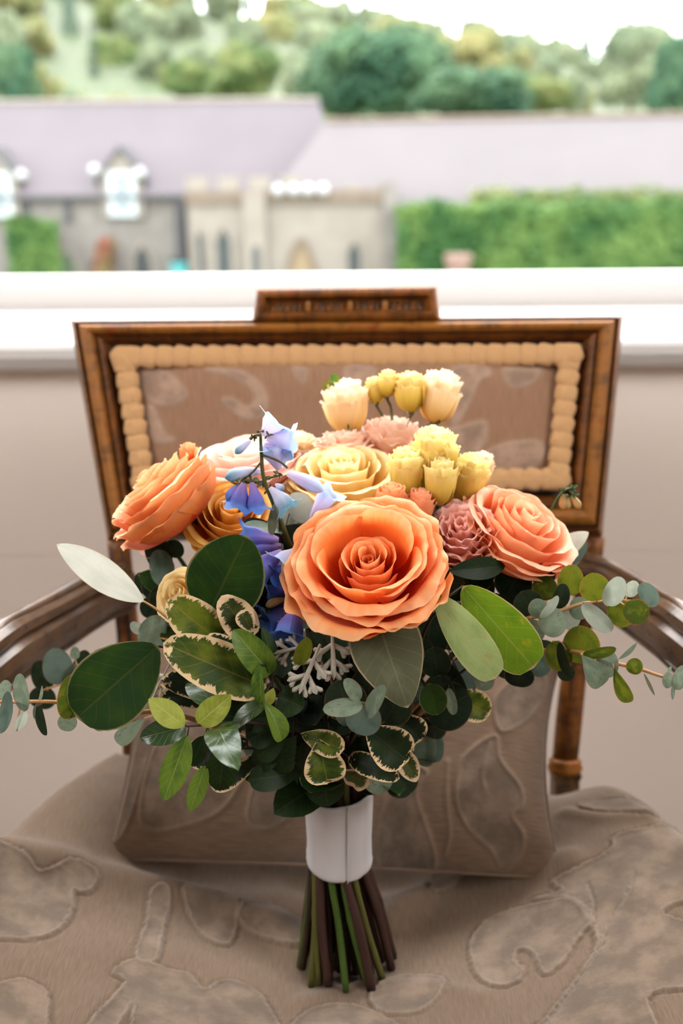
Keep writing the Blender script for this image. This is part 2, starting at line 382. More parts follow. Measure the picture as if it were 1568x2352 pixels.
YP = 45.0
porch = house
xa, xb = hx(432, YP), hx(905, YP); zp = hz(440, YP)
MB().box((xa, YP, GZ), (xb, YP + 5, zp)).make('wall', STONEL, porch, smooth=False)
MB().box((xa - 0.1, YP - 0.15, zp - 0.45), (xb + 0.1, YP + 5, zp + 0.05)).make('cornice', STONEB, porch, smooth=False)
x = xa; k = 0
while x < xb - 0.3:
    MB().box((x, YP - 0.1, zp + 0.05), (min(x + 0.85, xb), YP + 0.35, zp + (0.62 if k < 4 else 0.28))).make('merlon', STONEL, porch, smooth=False); x += 1.25; k += 1
MB().box((hx(880, YP), YP - 0.3, GZ), (xb + 0.1, YP + 0.3, hz(418, YP))).make('corner_pier', STONE, porch, smooth=False)
MB().box((hx(560, YP), YP - 0.35, GZ), (hx(610, YP), YP + 0.3, hz(440, YP))).make('corner_pier', STONEL, porch, smooth=False)
for px, w_, top, mt in ((457, 14, 530, DARKOUT), (511, 31, 524, DARKOUT), (690, 38, 560, BROWND), (813, 27, 557, DARKOUT)): door(porch, px, w_, top, YP, mt, True, STONEB if px == 690 else STONEL)
door(porch, 585, 14, 560, YP - 0.36, DARKOUT, False)
for px in (641, 676, 708, 742):  # out-of-focus sparkles on the porch, modelled as balls
    mk('porch_glint', *sphere_mesh((hx(px, YP), YP - 0.25, hz(437, YP)), (0.25,) * 3), GLINT, porch)

YG = 47.0
wing = house
xc, xd = hx(640, YG), hx(1960, YG); zl = hz(490, YG)
MB().box((xc, YG, GZ), (xd, YG + 7, zl)).make('wall', STONE, wing, smooth=False)
zk = hz(282, YG + 3.6); zk2 = hz(270, YG + 3.6)
MB().add([(hx(590, YG), YG - 0.3, zl), (xd, YG - 0.3, zl), (xd, YG + 3.6, zk2 + .08), (hx(752, YG + 3.6), YG + 3.6, zk + .05), (hx(590, YG), YG + 7.3, zl), (xd, YG + 7.3, zl)], [(0, 1, 2, 3), (3, 2, 5, 4), (1, 5, 2), (0, 3, 4), (0, 4, 5, 1)]).make('roof', SLATEL, wing, smooth=False)
MB().tube([(hx(752, YG + 3.6), YG + 3.6, zk + .08), (xd, YG + 3.6, zk2 + .1)], 0.13, 6).make('ridge_tiles', STONEB, wing, smooth=False)

rng = np.random.default_rng(5)
def leaf_cloud(centers, radii, n, size, squash=0.85, up=0.35):
    V = []; Fq = []; centers = np.asarray(centers, float); radii = np.asarray(radii, float)
    w = radii ** 2 / np.sum(radii ** 2); idx = rng.choice(len(radii), n, p=w)
    d = rng.normal(size=(n, 3)); d /= np.linalg.norm(d, axis=1)[:, None]
    pos = centers[idx] + d * radii[idx][:, None] * rng.uniform(0.82, 1.08, n)[:, None] * np.array([1, 1, squash])
    for k in range(n):
        nn = nrm(d[k] + rng.normal(size=3) * 0.5 + np.array([0, 0, up])); a = nrm(np.cross(nn, rng.normal(size=3))); b = np.cross(nn, a)
        s = size * rng.uniform(0.6, 1.3); p = pos[k]; q = len(V)
        V += [p - a * s, p + b * s * 0.55, p + a * s, p - b * s * 0.55]; Fq.append((q, q + 1, q + 2, q + 3))
    for c, r in zip(centers, radii):
        v, f = sphere_mesh(c, (r * .74, r * .74, r * .74 * squash), 10, 6); q = len(V); V += v; Fq += [tuple(i + q for i in t) for t in f]
    return V, Fq
def lumps(n, R, Hh, seed):
    g = np.random.default_rng(seed); C = [(0, 0, 0)]; r = [R * 0.72]
    for k in range(n):
        a = g.uniform(0, 2 * PI); e = g.uniform(-0.5, 1.0); q = g.uniform(0.45, 0.75)
        C.append((math.cos(a) * R * q * math.cos(e), math.sin(a) * R * q * math.cos(e), math.sin(e) * Hh * 0.62)); r.append(R * g.uniform(0.24, 0.42))
    return C, r
CROWNS = []
def tree_src(seed, conifer=False):
    if conifer:
        C = [(0, 0, z) for z in np.linspace(-0.9, 0.95, 9)]; r = [0.46 - 0.4 * (k / 8) for k in range(9)]
        V, Fq = leaf_cloud(C, r, 1500, 0.07)
    else: V, Fq = leaf_cloud(*lumps(20, 1.0, 1.0, seed), 5200, 0.06)
    me = bpy.data.meshes.new('crown'); me.from_pydata([tuple(map(float, v)) for v in V], [], Fq); me.materials.append(FOL[0]); me.polygons.foreach_set('use_smooth', [True] * len(me.polygons)); return me
CROWN = [tree_src(s) for s in (1, 2, 3)] + [tree_src(4, True)]
def tree(px, py, Y, rpx, hpx, fol, lab, grp, var=0, zb=None, nm='broadleaf_tree'):
    c = P(px, py, Y); s = scale_at(c); rx, rz = rpx * s * 1.18, hpx * s * 1.22
    zb = GZ if zb is None else zb(c)
    root = empty(nm, (c[0], c[1], zb), lab, 'tree', grp)
    o = bpy.data.objects.new('crown', CROWN[var]); COL.objects.link(o); finish(o, c, root, None, None, None, None)
    o.scale = (rx, rx * (0.85 if rpx > 80 else 0.55), rz); o.rotation_euler = (0, 0, rng.uniform(0, 6))
    o.material_slots[0].link = 'OBJECT'; o.material_slots[0].material = FOL[fol]
    MB().tube([(c[0], c[1], zb), (c[0] + 0.1, c[1], (zb + c[2]) / 2), (c[0], c[1], c[2])], [rx * .08 + .1, rx * .06 + .06, .05], 6).make('trunk', BARK, root)
G1 = 'trees right behind the slate roofs'
tree(30, 180, 70, 62, 75, 1, 'dark green tree behind the house roof at the far left edge', G1, 0)
tree(90, 200, 82, 45, 55, 3, 'small golden green tree beside the dark tree at the far left', G1, 1)
tree(440, 190, 82, 70, 55, 0, 'low yellow-green tree behind the house ridge, left of the round green one', G1, 2)
tree(560, 175, 69, 88, 78, 0, 'round mid-green tree behind the middle of the house ridge', G1, 1)
tree(690, 205, 86, 60, 60, 2, 'pale tree behind the end of the house ridge', G1, 0)
tree(870, 185, 71, 165, 130, 1, 'largest dark green round tree behind the roof of the low wing', G1, 2)
tree(905, 130, 88, 95, 75, 3, 'golden topped tree rising behind the largest dark green tree', G1, 0)
tree(1075, 150, 80, 120, 82, 3, 'broad golden green tree right of the largest dark tree', G1, 1)
tree(1090, 225, 62, 150, 70, 1, 'low dark green tree along the wing roof ridge', G1, 0)
tree(1210, 225, 70, 95, 55, 0, 'low bright green tree near the right part of the wing ridge', G1, 2)
tree(1320, 225, 84, 60, 60, 2, 'pale small tree in the gap between the two big tree groups', G1, 1)
tree(1450, 160, 70, 95, 105, 2, 'tall pale green tree behind the wing roof at the right', G1, 0)
tree(1560, 190, 60, 75, 110, 1, 'dark green tree cut by the right edge of the picture', G1, 1)
tree(1500, 120, 86, 80, 70, 2, 'pale tree top behind the tall tree at the right', G1, 2)
# wooded hill
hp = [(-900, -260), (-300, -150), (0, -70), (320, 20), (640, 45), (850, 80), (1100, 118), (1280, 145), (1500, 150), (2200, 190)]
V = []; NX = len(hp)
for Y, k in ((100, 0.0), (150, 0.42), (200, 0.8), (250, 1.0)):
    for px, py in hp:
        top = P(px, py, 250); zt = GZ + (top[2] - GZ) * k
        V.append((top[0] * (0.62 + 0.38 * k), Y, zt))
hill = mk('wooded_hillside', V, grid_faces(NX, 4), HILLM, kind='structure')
def hill_z(c):
    best = None
    for k in range(3):
        y0, y1 = (100, 150, 200)[k], (150, 200, 250)[k]
        if y0 <= c[1] <= y1:
            t = (c[1] - y0) / (y1 - y0)
            row = np.array(V[k * NX:(k + 1) * NX]) * (1 - t) + np.array(V[(k + 1) * NX:(k + 2) * NX]) * t
            return float(np.interp(c[0], row[:, 0], row[:, 2])) - 0.3
    return GZ
spots = []
g = np.random.default_rng(11)
adj = ['pale', 'golden', 'bright green', 'dark']
for j, Y in enumerate((228, 204, 180, 156, 132, 110)):
    nn = (18, 17, 17, 16, 15, 13)[j]
    for i in range(nn):
        px = -60 + (i + 0.5 + g.uniform(-.3, .3)) * 1560 / nn
        kz = float(np.interp(Y, [100, 150, 200, 250], [0, .42, .8, 1]))
        top = P(px, float(np.interp(px, [a for a, b in hp], [b for a, b in hp])), 250); z = GZ + (top[2] - GZ) * kz
        d = np.array([0, Y, z]) - CAM; py = H / 2 - F * np.dot(d, UP) / np.dot(d, _f)
        spots.append((px, py - g.uniform(14, 30), Y + (9 if i % 2 else 0), i, j))
rows = ['top row', 'fifth row', 'fourth row', 'third row', 'second row', 'lowest row']
ORD = 'first second third fourth fifth sixth seventh eighth ninth tenth eleventh twelfth thirteenth fourteenth fifteenth sixteenth seventeenth eighteenth'.split()
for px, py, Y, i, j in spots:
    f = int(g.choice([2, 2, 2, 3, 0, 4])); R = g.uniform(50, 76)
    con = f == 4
    tree(px, py, Y, R * (0.75 if con else 1), R * (1.15 if con else 0.85), f, '%s tree, %s from the left in the %s on the wooded hill' % (['bright green', 'deep green', 'haze-pale green', 'golden green', 'dark conifer'][f], ORD[i], rows[j]), 'trees on the wooded hill', 3 if con else int(g.integers(0, 3)), hill_z, 'hillside_conifer' if con else 'hillside_tree')

# ivy hedge
def hedge(name, px0, px1, top, Y, depth, n, mat, lab, cat, bottom=None, size=0.16, wob=6):
    x0, x1 = hx(px0, Y), hx(px1, Y); zt = hz(top, Y); zb = GZ if bottom is None else hz(bottom, Y)
    m = MB().box((x0 + .05, Y + 0.1, zb), (x1 - .05, Y + depth, zt - 0.15)); V, Fq = list(m.v), list(m.f)
    for k in range(n):
        x = rng.uniform(x0, x1); t = rng.uniform()
        if t < 0.72: p = np.array([x, Y + rng.uniform(-.12, .15), rng.uniform(zb, zt)]); nn = np.array([0, -1, 0.5])
        else: p = np.array([x, Y + rng.uniform(0, depth), zt + 0.12 * math.sin(x * 2.1) + rng.uniform(-.15, .12)]); nn = np.array([0, -.2, 1.0])
        nn = nrm(nn + rng.normal(size=3) * 0.45); a = nrm(np.cross(nn, rng.normal(size=3))); b = np.cross(nn, a); s = size * rng.uniform(.6, 1.3); q = len(V)
        V += [tuple(p - a * s), tuple(p + b * s * .7), tuple(p + a * s), tuple(p - b * s * .7)]; Fq.append((q, q + 1, q + 2, q + 3))
    return mk(name, V, Fq, mat, label=lab, category=cat)
hedge('ivy_hedge', 912, 1960, 475, 43.0, 1.6, 9000, IVY, 'long green ivy hedge in front of the low wing at the right', 'hedge')
hedge('roof_creeper', 1080, 1960, 440, 46.4, 0.5, 1500, FOL[0], 'pale creeper growing over the eaves above the ivy hedge', 'creeper', 480, 0.13)
hedge('climbing_shrub', 10, 128, 503, 48.7, 0.5, 900, IVY, 'bright green climbing shrub on the house wall at the left', 'shrub')
m = MB(); v, f = leaf_cloud([(hx(232, 49), 49, hz(590, 49)), (hx(240, 49), 49, hz(560, 49)), (hx(226, 49), 49, hz(620, 49)), (hx(234, 49), 49, hz(670, 49))], [0.55, 0.5, 0.55, 0.6], 500, 0.12)
mk('flowering_shrub', v, f, foliage('reddish_flower_foliage', (0.1754, 0.0585, 0.0409), (0.117, 0.1462, 0.0526)), label='reddish flowering shrub between the two arched doorways of the house', category='shrub')
CLAY = plain('pink_clay', (0.1391, 0.0889, 0.0734), 0.8, 0.2, 0.1, 3)
yq = 42.2; cz = hz(585, yq); cx = hx(1054, yq)
mk('clay_urn', *tube_mesh([(cx, yq, GZ), (cx, yq, GZ + 0.3), (cx, yq, cz - 1.2), (cx, yq, cz - .35), (cx, yq, cz - 0.1), (cx, yq, cz)], [.5, .3, .35, .48, .55, .5], 14), CLAY, label='pinkish clay urn standing in front of the ivy hedge', category='urn')
bx_ = hx(405, 48.5)
m = MB().box((bx_ - .3, 48.2, GZ), (bx_ + .35, 48.8, hz(606, 48.5))).box((bx_ - .35, 48.15, hz(606, 48.5)), (bx_ + .4, 48.85, hz(602, 48.5)))
m.make('wheeled_bin', TEAL, smooth=False, label='teal bin in the dark opening beside the porch', category='bin')
# ------------------------------------------------------------------ armchair
BD = nrm([0, 0.12, 0.447]); BN = np.array([0, -BD[2], BD[1]]); B0 = np.array([0.0, 0.86, SEAT])
def PB(px, py, off=0.0):                 # on the leaning plane of the chair back
    d = ray(px, py); t = (off - np.dot(CAM - B0, BN)) / np.dot(d, BN); return CAM + d * t
chair = empty('armchair', (0.004, 0.70, 0), 'antique gilt wood armchair with taupe damask upholstery in front of the window', 'armchair')
OUT = [PB(151, 727), PB(1441, 716), PB(1390, 1236), PB(241, 1246)]
INN = [PB(256, 794), PB(1336, 787), PB(1302, 1128), PB(306, 1136)]
PROF = [(0.16, -0.030, 0), (0.0, -0.026, 0), (0.0, -0.012, 0), (0.10, -0.004, 0), (0.17, 0.000, 0), (0.20, 0.0005, 0), (0.215, -0.004, 1), (0.26, -0.004, 1), (0.275, 0.001, 0), (0.36, 0.0045, 0), (0.46, 0.0055, 0), (0.56, 0.004, 0), (0.62, 0.001, 0),
        (0.64, -0.002, 1), (0.67, -0.002, 1), (0.69, 0.000, 0), (0.80, -0.004, 0), (0.88, -0.009, 0), (0.90, -0.0125, 1), (0.96, -0.0135, 1), (1.0, -0.0135, 1), (1.0, -0.030, 1)]
for nm, i, j in (('top_rail', 0, 1), ('stile', 1, 2), ('bottom_rail', 2, 3), ('stile', 3, 0)):
    V = []; NS = 14
    for t, d, k in PROF:
        a = OUT[i] + (INN[i] - OUT[i]) * t + BN * d; b = OUT[j] + (INN[j] - OUT[j]) * t + BN * d
        for q in range(NS): V.append(a + (b - a) * q / (NS - 1))
    K = len(PROF)
    Fa = [f for f in grid_faces(NS, K, True)]
    Fa += [(q, q + 1, (K - 1) * NS + q + 1, (K - 1) * NS + q) for q in range(NS - 1)]
    o = mk(nm, V, Fa, GILT if nm != 'stile' else GILT, chair, smooth=False)
    o.data.materials.append(DARKWOOD); o.data.materials.append(GILTL); o.data.materials.append(BRONZE)
    for fi, p in enumerate(o.data.polygons):
        r = fi // (NS - 1)
        if r < K - 1: p.material_index = 1 if PROF[r][2] and PROF[r + 1][2] else (2 if 8 <= r <= 11 else (3 if r < 3 else 0))
        else: p.material_index = 1
# crest tablet
c0 = [PB(589, 662), PB(1003, 656), PB(1013, 737), PB(577, 741)]
def quad_at(u, v, off, q=c0):
    p = q[0] * (1 - u) * (1 - v) + q[1] * u * (1 - v) + q[2] * u * v + q[3] * (1 - u) * v; return p + BN * off
def frame_ring(q, prof, name, mat, parent, cu=None):
    V = []
    for t, tv, d in prof:
        for u, v in ((t, tv), (1 - t, tv), (1 - t, 1 - tv), (t, 1 - tv)): V.append(quad_at(u, v, d, q))
    K = len(prof); Fq = [(4 * k + i, 4 * k + (i + 1) % 4, 4 * k + 4 + (i + 1) % 4, 4 * k + 4 + i) for k in range(K - 1) for i in range(4)]
    Fq += [(4 * K - 4, 4 * K - 3, 4 * K - 2, 4 * K - 1), (3, 2, 1, 0)]
    return mk(name, V, [f[::-1] for f in Fq], mat, parent, smooth=False)
crest = frame_ring(c0, [(0, 0, -.028), (0, 0, -.002), (.01, .06, .001), (.03, .16, .003), (.05, .26, .003), (.06, .33, -.001), (.07, .36, -.005)], 'crest_tablet', GILT, chair)
NF = 22
src = None
for k in range(NF):
    u = .085 + .83 * (k + .5) / NF
    if k in (5, 11, 16):
        c = quad_at(u, .62, -.002); V, Fq = sphere_mesh((0, 0, 0), (.0034, .003, .008), 10, 6); o = mk('rosette', np.array(V) + c, Fq, GILTL, crest); continue
    a, b = quad_at(u, .40, -.005), quad_at(u, .86, -.005)
    mk('flute', *tube_mesh([a, b], 0.0021, 6), GILTD if k % 2 else GILT, crest)
# upholstered back panel
def poly_sdf(pts, polys, lines=()):
    d = np.full(len(pts), 1e9); ins = np.zeros(len(pts), bool)
    for poly, closed in [(p, True) for p in polys] + [(l, False) for l in lines]:
        p = np.asarray(poly, float); n = len(p); inside = np.zeros(len(pts), bool)
        for i in range(n if closed else n - 1):
            a, b = p[i], p[(i + 1) % n]; ab = b - a; t = np.clip(((pts - a) @ ab) / (ab @ ab + 1e-15), 0, 1)
            d = np.minimum(d, np.linalg.norm(pts - (a + t[:, None] * ab), axis=1))
            if closed:
                c = (a[1] > pts[:, 1]) != (b[1] > pts[:, 1])
                xi = a[0] + (pts[:, 1] - a[1]) * ab[0] / (ab[1] if abs(ab[1]) > 1e-12 else 1e-12)
                inside ^= c & (pts[:, 0] < xi)
        if closed: ins |= inside
    return d, ins
def smooth_poly(p, closed=True, n=6):
    p = list(p)
    if closed:
        q = np.asarray([p[-1]] + p + [p[0], p[1]], float); out = []
        for i in range(1, len(p) + 1):
            a, b, c, d = q[i - 1], q[i], q[i + 1], q[i + 2]
            for s in np.linspace(0, 1, n, endpoint=False):
                out.append(0.5 * ((2 * b) + (-a + c) * s + (2 * a - 5 * b + 4 * c - d) * s * s + (-a + 3 * b - 3 * c + d) * s ** 3))
        return np.array(out)
    return spline(p, n * len(p))
def nz(x, y, s, seed=0.0): return np.array([mnoise.noise((a * s, b * s, seed)) for a, b in zip(x, y)])
def vscale(v, c, k): return c + (v - c) * k
NU, NV = 150, 70; u, v = np.meshgrid(np.linspace(0, 1, NU), np.linspace(0, 1, NV)); u, v = u.ravel(), v.ravel()
pts = np.array([quad_at(a, b, -.0125 + .018 * (1 - (2 * a - 1) ** 4) * (1 - (2 * b - 1) ** 4), INN) for a, b in zip(u, v)])
pxl = np.stack([256 + (1336 - 256) * u, 790 + 345 * v], 1)
BP = [[(300, 850), (360, 845), (395, 870), (415, 905), (380, 925), (330, 920), (310, 890)], [(330, 930), (350, 990), (370, 1010), (320, 1010), (310, 950)],
      [(470, 845), (540, 850), (590, 880), (605, 920), (590, 955), (550, 960), (510, 930), (500, 915), (525, 918), (560, 935), (580, 910), (560, 880), (520, 860)],
      [(1040, 850), (1100, 840), (1130, 860), (1100, 880), (1080, 930), (1050, 980), (1040, 920)], [(1160, 850), (1220, 850), (1250, 845), (1230, 880), (1180, 890)],
      [(990, 1000), (1060, 985), (1125, 975), (1110, 1040), (1050, 1060), (1000, 1030)], [(1110, 1060), (1170, 1025), (1260, 1020), (1270, 1060), (1200, 1095), (1130, 1090)],
      [(800, 840), (860, 850), (840, 900), (790, 870)], [(670, 845), (700, 850), (690, 880)]]
BP = [smooth_poly(p) for p in BP]
d, ins = poly_sdf(pxl, BP)
vel = np.clip(0.5 + np.where(ins, d, -d) / 6, 0, 1); rid = np.exp(-(d / 5) ** 2)
pts = pts + BN * (0.0006 * vel + 0.0005 * rid)[:, None]
sz = np.linalg.norm(INN[1] - INN[0])
mk('back_panel', pts, grid_faces(NU, NV, True), BACKCLOTH, chair, uv=np.stack([u * sz, v * sz * .33], 1), attr={'velvet': vel, 'ridge': rid})
MB().add([INN[0] - BN * .031, INN[1] - BN * .031, INN[2] - BN * .031, INN[3] - BN * .031, INN[0] - BN * .025, INN[1] - BN * .025, INN[2] - BN * .025, INN[3] - BN * .025], [(0, 1, 2, 3), (7, 6, 5, 4), (0, 4, 5, 1), (1, 5, 6, 2), (2, 6, 7, 3), (3, 7, 4, 0)]).make('outside_back', SEATCLOTH, chair, smooth=False, attr={'velvet': [0] * 8, 'ridge': [0] * 8})
# scalloped gimp braid: one mesh per scallop, all sharing one shape
BR = [np.array(p, float) for p in ((284, 820), (1308, 814), (1280, 1100), (331, 1108))]
gimp_core = MB(); loop = BR + [BR[0]]
for a, b in zip(loop[:-1], loop[1:]):
    gimp_core.tube([PB(*(a + (b - a) * t), -.005) for t in np.linspace(0, 1, 10)], 0.0058, 6)
gimp = gimp_core.make('gimp_braid', BRAID, chair)
V = []; NA, NB = 20, 9
for j in range(NB + 1):
    for i in range(NA):
        a = 2 * PI * i / NA; b = PI * j / NB
        x, y, z = math.sin(b) * math.cos(a), math.sin(b) * math.sin(a), math.cos(b)
        rr = 1 + 0.05 * math.sin(a * 14)
        V.append((np.sign(x) * abs(x) ** .75 * .0100 * rr, np.sign(y) * abs(y) ** .85 * .0106 * rr, z * .0042 * (1 + .12 * math.sin(y * 16))))
FS = [(j * NA + i, (j + 1) * NA + i, (j + 1) * NA + (i + 1) % NA, j * NA + (i + 1) % NA) for j in range(NB) for i in range(NA)]
ssrc = None
for a, b in zip(loop[:-1], loop[1:]):
    n = int(round(np.linalg.norm(b - a) / 38.0))
    for k in range(n):
        q = a + (b - a) * (k + 0.5) / n; c = PB(q[0], q[1], -.0015)
        e1 = nrm(PB(*b) - PB(*a)); e2 = np.cross(BN, e1)
        if ssrc is None:
            ssrc = mk('scallop', np.array(V), FS, BRAID, gimp, origin=(0, 0, 0)); finish(ssrc, c, gimp, None, None, None, None); o = ssrc
        else: o = share(ssrc, 'scallop', c, parent=gimp)
        R3 = Matrix(((e1[0], e2[0], BN[0]), (e1[1], e2[1], BN[1]), (e1[2], e2[2], BN[2])))
        o.rotation_euler = (R3 @ Matrix.Rotation(random.Random(k).uniform(-.12, .12), 3, 'Z')).to_euler()
for q in BR:
    c = PB(q[0], q[1], -.001); o = share(ssrc, 'scallop', c, parent=gimp); o.scale = (1.25, 1.0, 1.0); o.rotation_euler = ssrc.rotation_euler
# uprights below the back, fluted, with a turned collar and a block
for path, blk in (([(272, 1240), (280, 1320), (292, 1440), (303, 1580), (313, 1748)], (311, 1752, 1930)), ([(1363, 1232), (1352, 1320), (1333, 1440), (1314, 1580), (1297, 1748)], (1297, 1752, 1930))):
    pts = np.array([PB(x, y, -.014) for x, y in path]); pts = spline(pts, 14)
    post = mk('back_post', *tube_mesh(pts, [.0105] * 8 + [.0112, .0118, .0122, .0124, .0122, .012], 18), GILT, chair)
    side = 1 if path[0][0] > 784 else -1
    for dx in (-.0035, .0065):
        g_ = np.array([p + np.array([dx * side if dx < 0 else dx * side, 0, 0]) + BN * (.0098 if dx < 0 else .0078) for p in pts[1:12]])
        mk('flute_groove', *tube_mesh(g_, [.0008] + [.0021] * 9 + [.0008], 6), DARKWOOD, post)
    x, y0, y1 = blk; a = PB(x, y0, -.012); b = PB(x + (3 if x < 784 else -3), y1, -.012); ax = b - a
    mk('post_collar', *tube_mesh([a - ax * .06, a - ax * .03, a, a + ax * .05, a + ax * .09, a + ax * .13], [.012, .0155, .014, .0165, .0155, .0135], 20), GILTL, post)
    bb = MB(); s = .0135
    e1 = np.array([1.0, 0, 0]); e3 = np.cross(nrm(ax), e1)
    for t, k in ((.12, 1.0), (.2, .85), (1.0, .85)):
        for i, j in ((-1, -1), (1, -1), (1, 1), (-1, 1)): bb.v.append(tuple(a + ax * t + e1 * i * s * k + e3 * j * s * k))
    bb.f += [(4 * k + i, 4 * k + (i + 1) % 4, 4 * k + 4 + (i + 1) % 4, 4 * k + 4 + i) for k in range(2) for i in range(4)] + [(3, 2, 1, 0), (8, 9, 10, 11)]
    bb.make('post_block', GILTD, post, smooth=False)
    lg = [b, np.array([b[0], b[1] + .005, 0.32]), np.array([b[0] * 1.03, b[1] + .03, 0.0])]
    mk('back_leg', *tube_mesh(lg, [.018, .019, .012], 14), GILT, chair)
# arms
AP = [(-.006, .021), (.006, .021), (.011, .018), (.0125, .012), (.010, .0085), (.0165, .005), (.0185, -.004), (.0165, -.013), (.0105, -.016), (.0125, -.0185), (.0125, -.0215), (-.0125, -.0215), (-.0125, -.0185), (-.0105, -.016), (-.0165, -.013), (-.0185, -.004), (-.0165, .005), (-.010, .0085), (-.0125, .012), (-.011, .018)]
def sweep(path, prof, name, mat, parent, up=(0, 0, 1), sc=None):
    path = np.asarray(path); tan = np.gradient(path, axis=0); V = []; n = len(prof)
    for i, p in enumerate(path):
        t = nrm(tan[i]); s = nrm(np.cross(t, up)); w = np.cross(s, t); k = 1 if sc is None else sc[i]
        for a, b in prof: V.append(p + s * a * k + w * b * k)
    Fq = [(i * n + k, i * n + (k + 1) % n, (i + 1) * n + (k + 1) % n, (i + 1) * n + k)[::-1] for i in range(len(path) - 1) for k in range(n)]
    Fq += [tuple(range(n)), tuple(range((len(path) - 1) * n, len(path) * n))[::-1]]
    return mk(name, V, Fq, mat, parent, smooth=False)
ARMZ = {}
for side, pa in ((-1, [(292, 1352, .915), (240, 1366, .893), (185, 1394, .862), (127, 1428, .83), (60, 1466, .79), (0, 1504, .752)]), (1, [(1338, 1330, .912), (1385, 1345, .893), (1425, 1368, .872), (1480, 1402, .835), (1525, 1430, .80), (1568, 1459, .768)])):
    w_ = [P(*a) for a in pa]; e = w_[-1]; dd = nrm(w_[-1] - w_[-2])
    w_ += [e + np.array([side * .018, -.05, -.008]), e + np.array([side * .026, -.105, -.014]), e + np.array([side * .022, -.145, -.018])]
    path = spline(w_, 90)
    arm = sweep(path, AP, 'armrest', BRONZE, chair, sc=[.9 + .2 * min(1, i / 56) for i in range(90)])
    bead = [p + np.array([0, 0, .0205]) for p in path[1:]]
    mk('arm_bead', *tube_mesh(bead, .0058, 10), BRONZE, arm)
    s0 = path[74] + np.array([0, 0, -.015]); sp = spline([s0, s0 + np.array([-side * .004, -.02, -.06]), s0 + np.array([-side * .012, .01, -.13]), np.array([side * .318, .60, SEAT - .05])], 14)
    mk('arm_support', *tube_mesh(sp, np.linspace(.014, .017, 14), 12), GILT, chair)
    mk('front_leg', *tube_mesh([(side * .305, .53, SEAT - .05), (side * .305, .53, SEAT - .12), (side * .305, .53, .2), (side * .305, .53, 0)], [.022, .024, .018, .011], 14), GILT, chair)
# seat rails
ring = [(-.332, .485), (.332, .485), (.235, .90), (-.235, .90)]
for nm, i, j in (('front_seat_rail', 0, 1), ('side_seat_rail', 1, 2), ('back_seat_rail', 2, 3), ('side_seat_rail', 3, 0)):
    a, b = np.array(ring[i]), np.array(ring[j]); c = np.array([0, .68]); V = []
    for z in (SEAT - .105, SEAT - .035):
        for q in (a, b, c + (b - c) * .92, c + (a - c) * .92): V.append((q[0], q[1], z))
    mk(nm, V, [(3, 2, 1, 0), (4, 5, 6, 7), (0, 1, 5, 4), (1, 2, 6, 5), (2, 3, 7, 6), (3, 0, 4, 7)], GILT, chair, smooth=False)
# upholstered seat: a sagging crown with the damask relief in it
NX, NY = 640, 400
s, t = np.meshgrid(np.linspace(-1, 1, NX), np.linspace(0, 1, NY)); s, t = s.ravel(), t.ravel()
yy = .49 + t * (.905 - .49); hw = np.interp(yy, [.49, .62, .72, .80, .86, .905], [.335, .325, .305, .276, .247, .225])
rx = np.sign(s) * (1 - (1 - np.abs(s)) ** 1.25); xx = rx * hw * np.where(rx < 0, .955, 1.0)
def seat_h(x, y):
    h = .074 * (1 - np.exp(-(np.abs(x / .185) ** 3 + ((y - .70) / .24) ** 2)))
    h = h + .012 * np.exp(-(((x + .2) / .05) ** 2 + ((y - .79) / .08) ** 2)) - .045 * np.exp(-(((x - .20) / .045) ** 2 + ((y - .885) / .055) ** 2))
    return h
def PS(px, py):
    p = PZ(px, py, SEAT + .03)
    for _ in range(6): p = PZ(px, py, SEAT + float(seat_h(p[0], p[1])))
    return (p[0], p[1])
hh = seat_h(xx, yy)
q2 = np.stack([xx, yy], 1)
for line, amp, wid in (([(0, 1955), (150, 1985), (300, 2022), (450, 2066), (600, 2120), (680, 2165)], .011, .016), ([(1300, 1985), (1180, 2010), (1050, 2030), (960, 2060), (890, 2120)], .011, .016),
                       ([(60, 2200), (250, 2180), (420, 2200)], .003, .02), ([(1568, 2040), (1400, 2060), (1250, 2090)], .003, .016), ([(700, 2300), (850, 2262), (1000, 2265), (1100, 2290)], .003, .01),
                       ([(1300, 1868), (1380, 1880), (1480, 1872)], .004, .007), ([(240, 1985), (420, 2000), (640, 2010)], -.006, .016), ([(700, 2030), (900, 2030), (1100, 2030)], -.005, .014)):
    L = spline([PS(*a) for a in line], 20); dd, _ = poly_sdf(q2, [], [L]); hh = hh + amp * np.exp(-(dd / wid) ** 2)
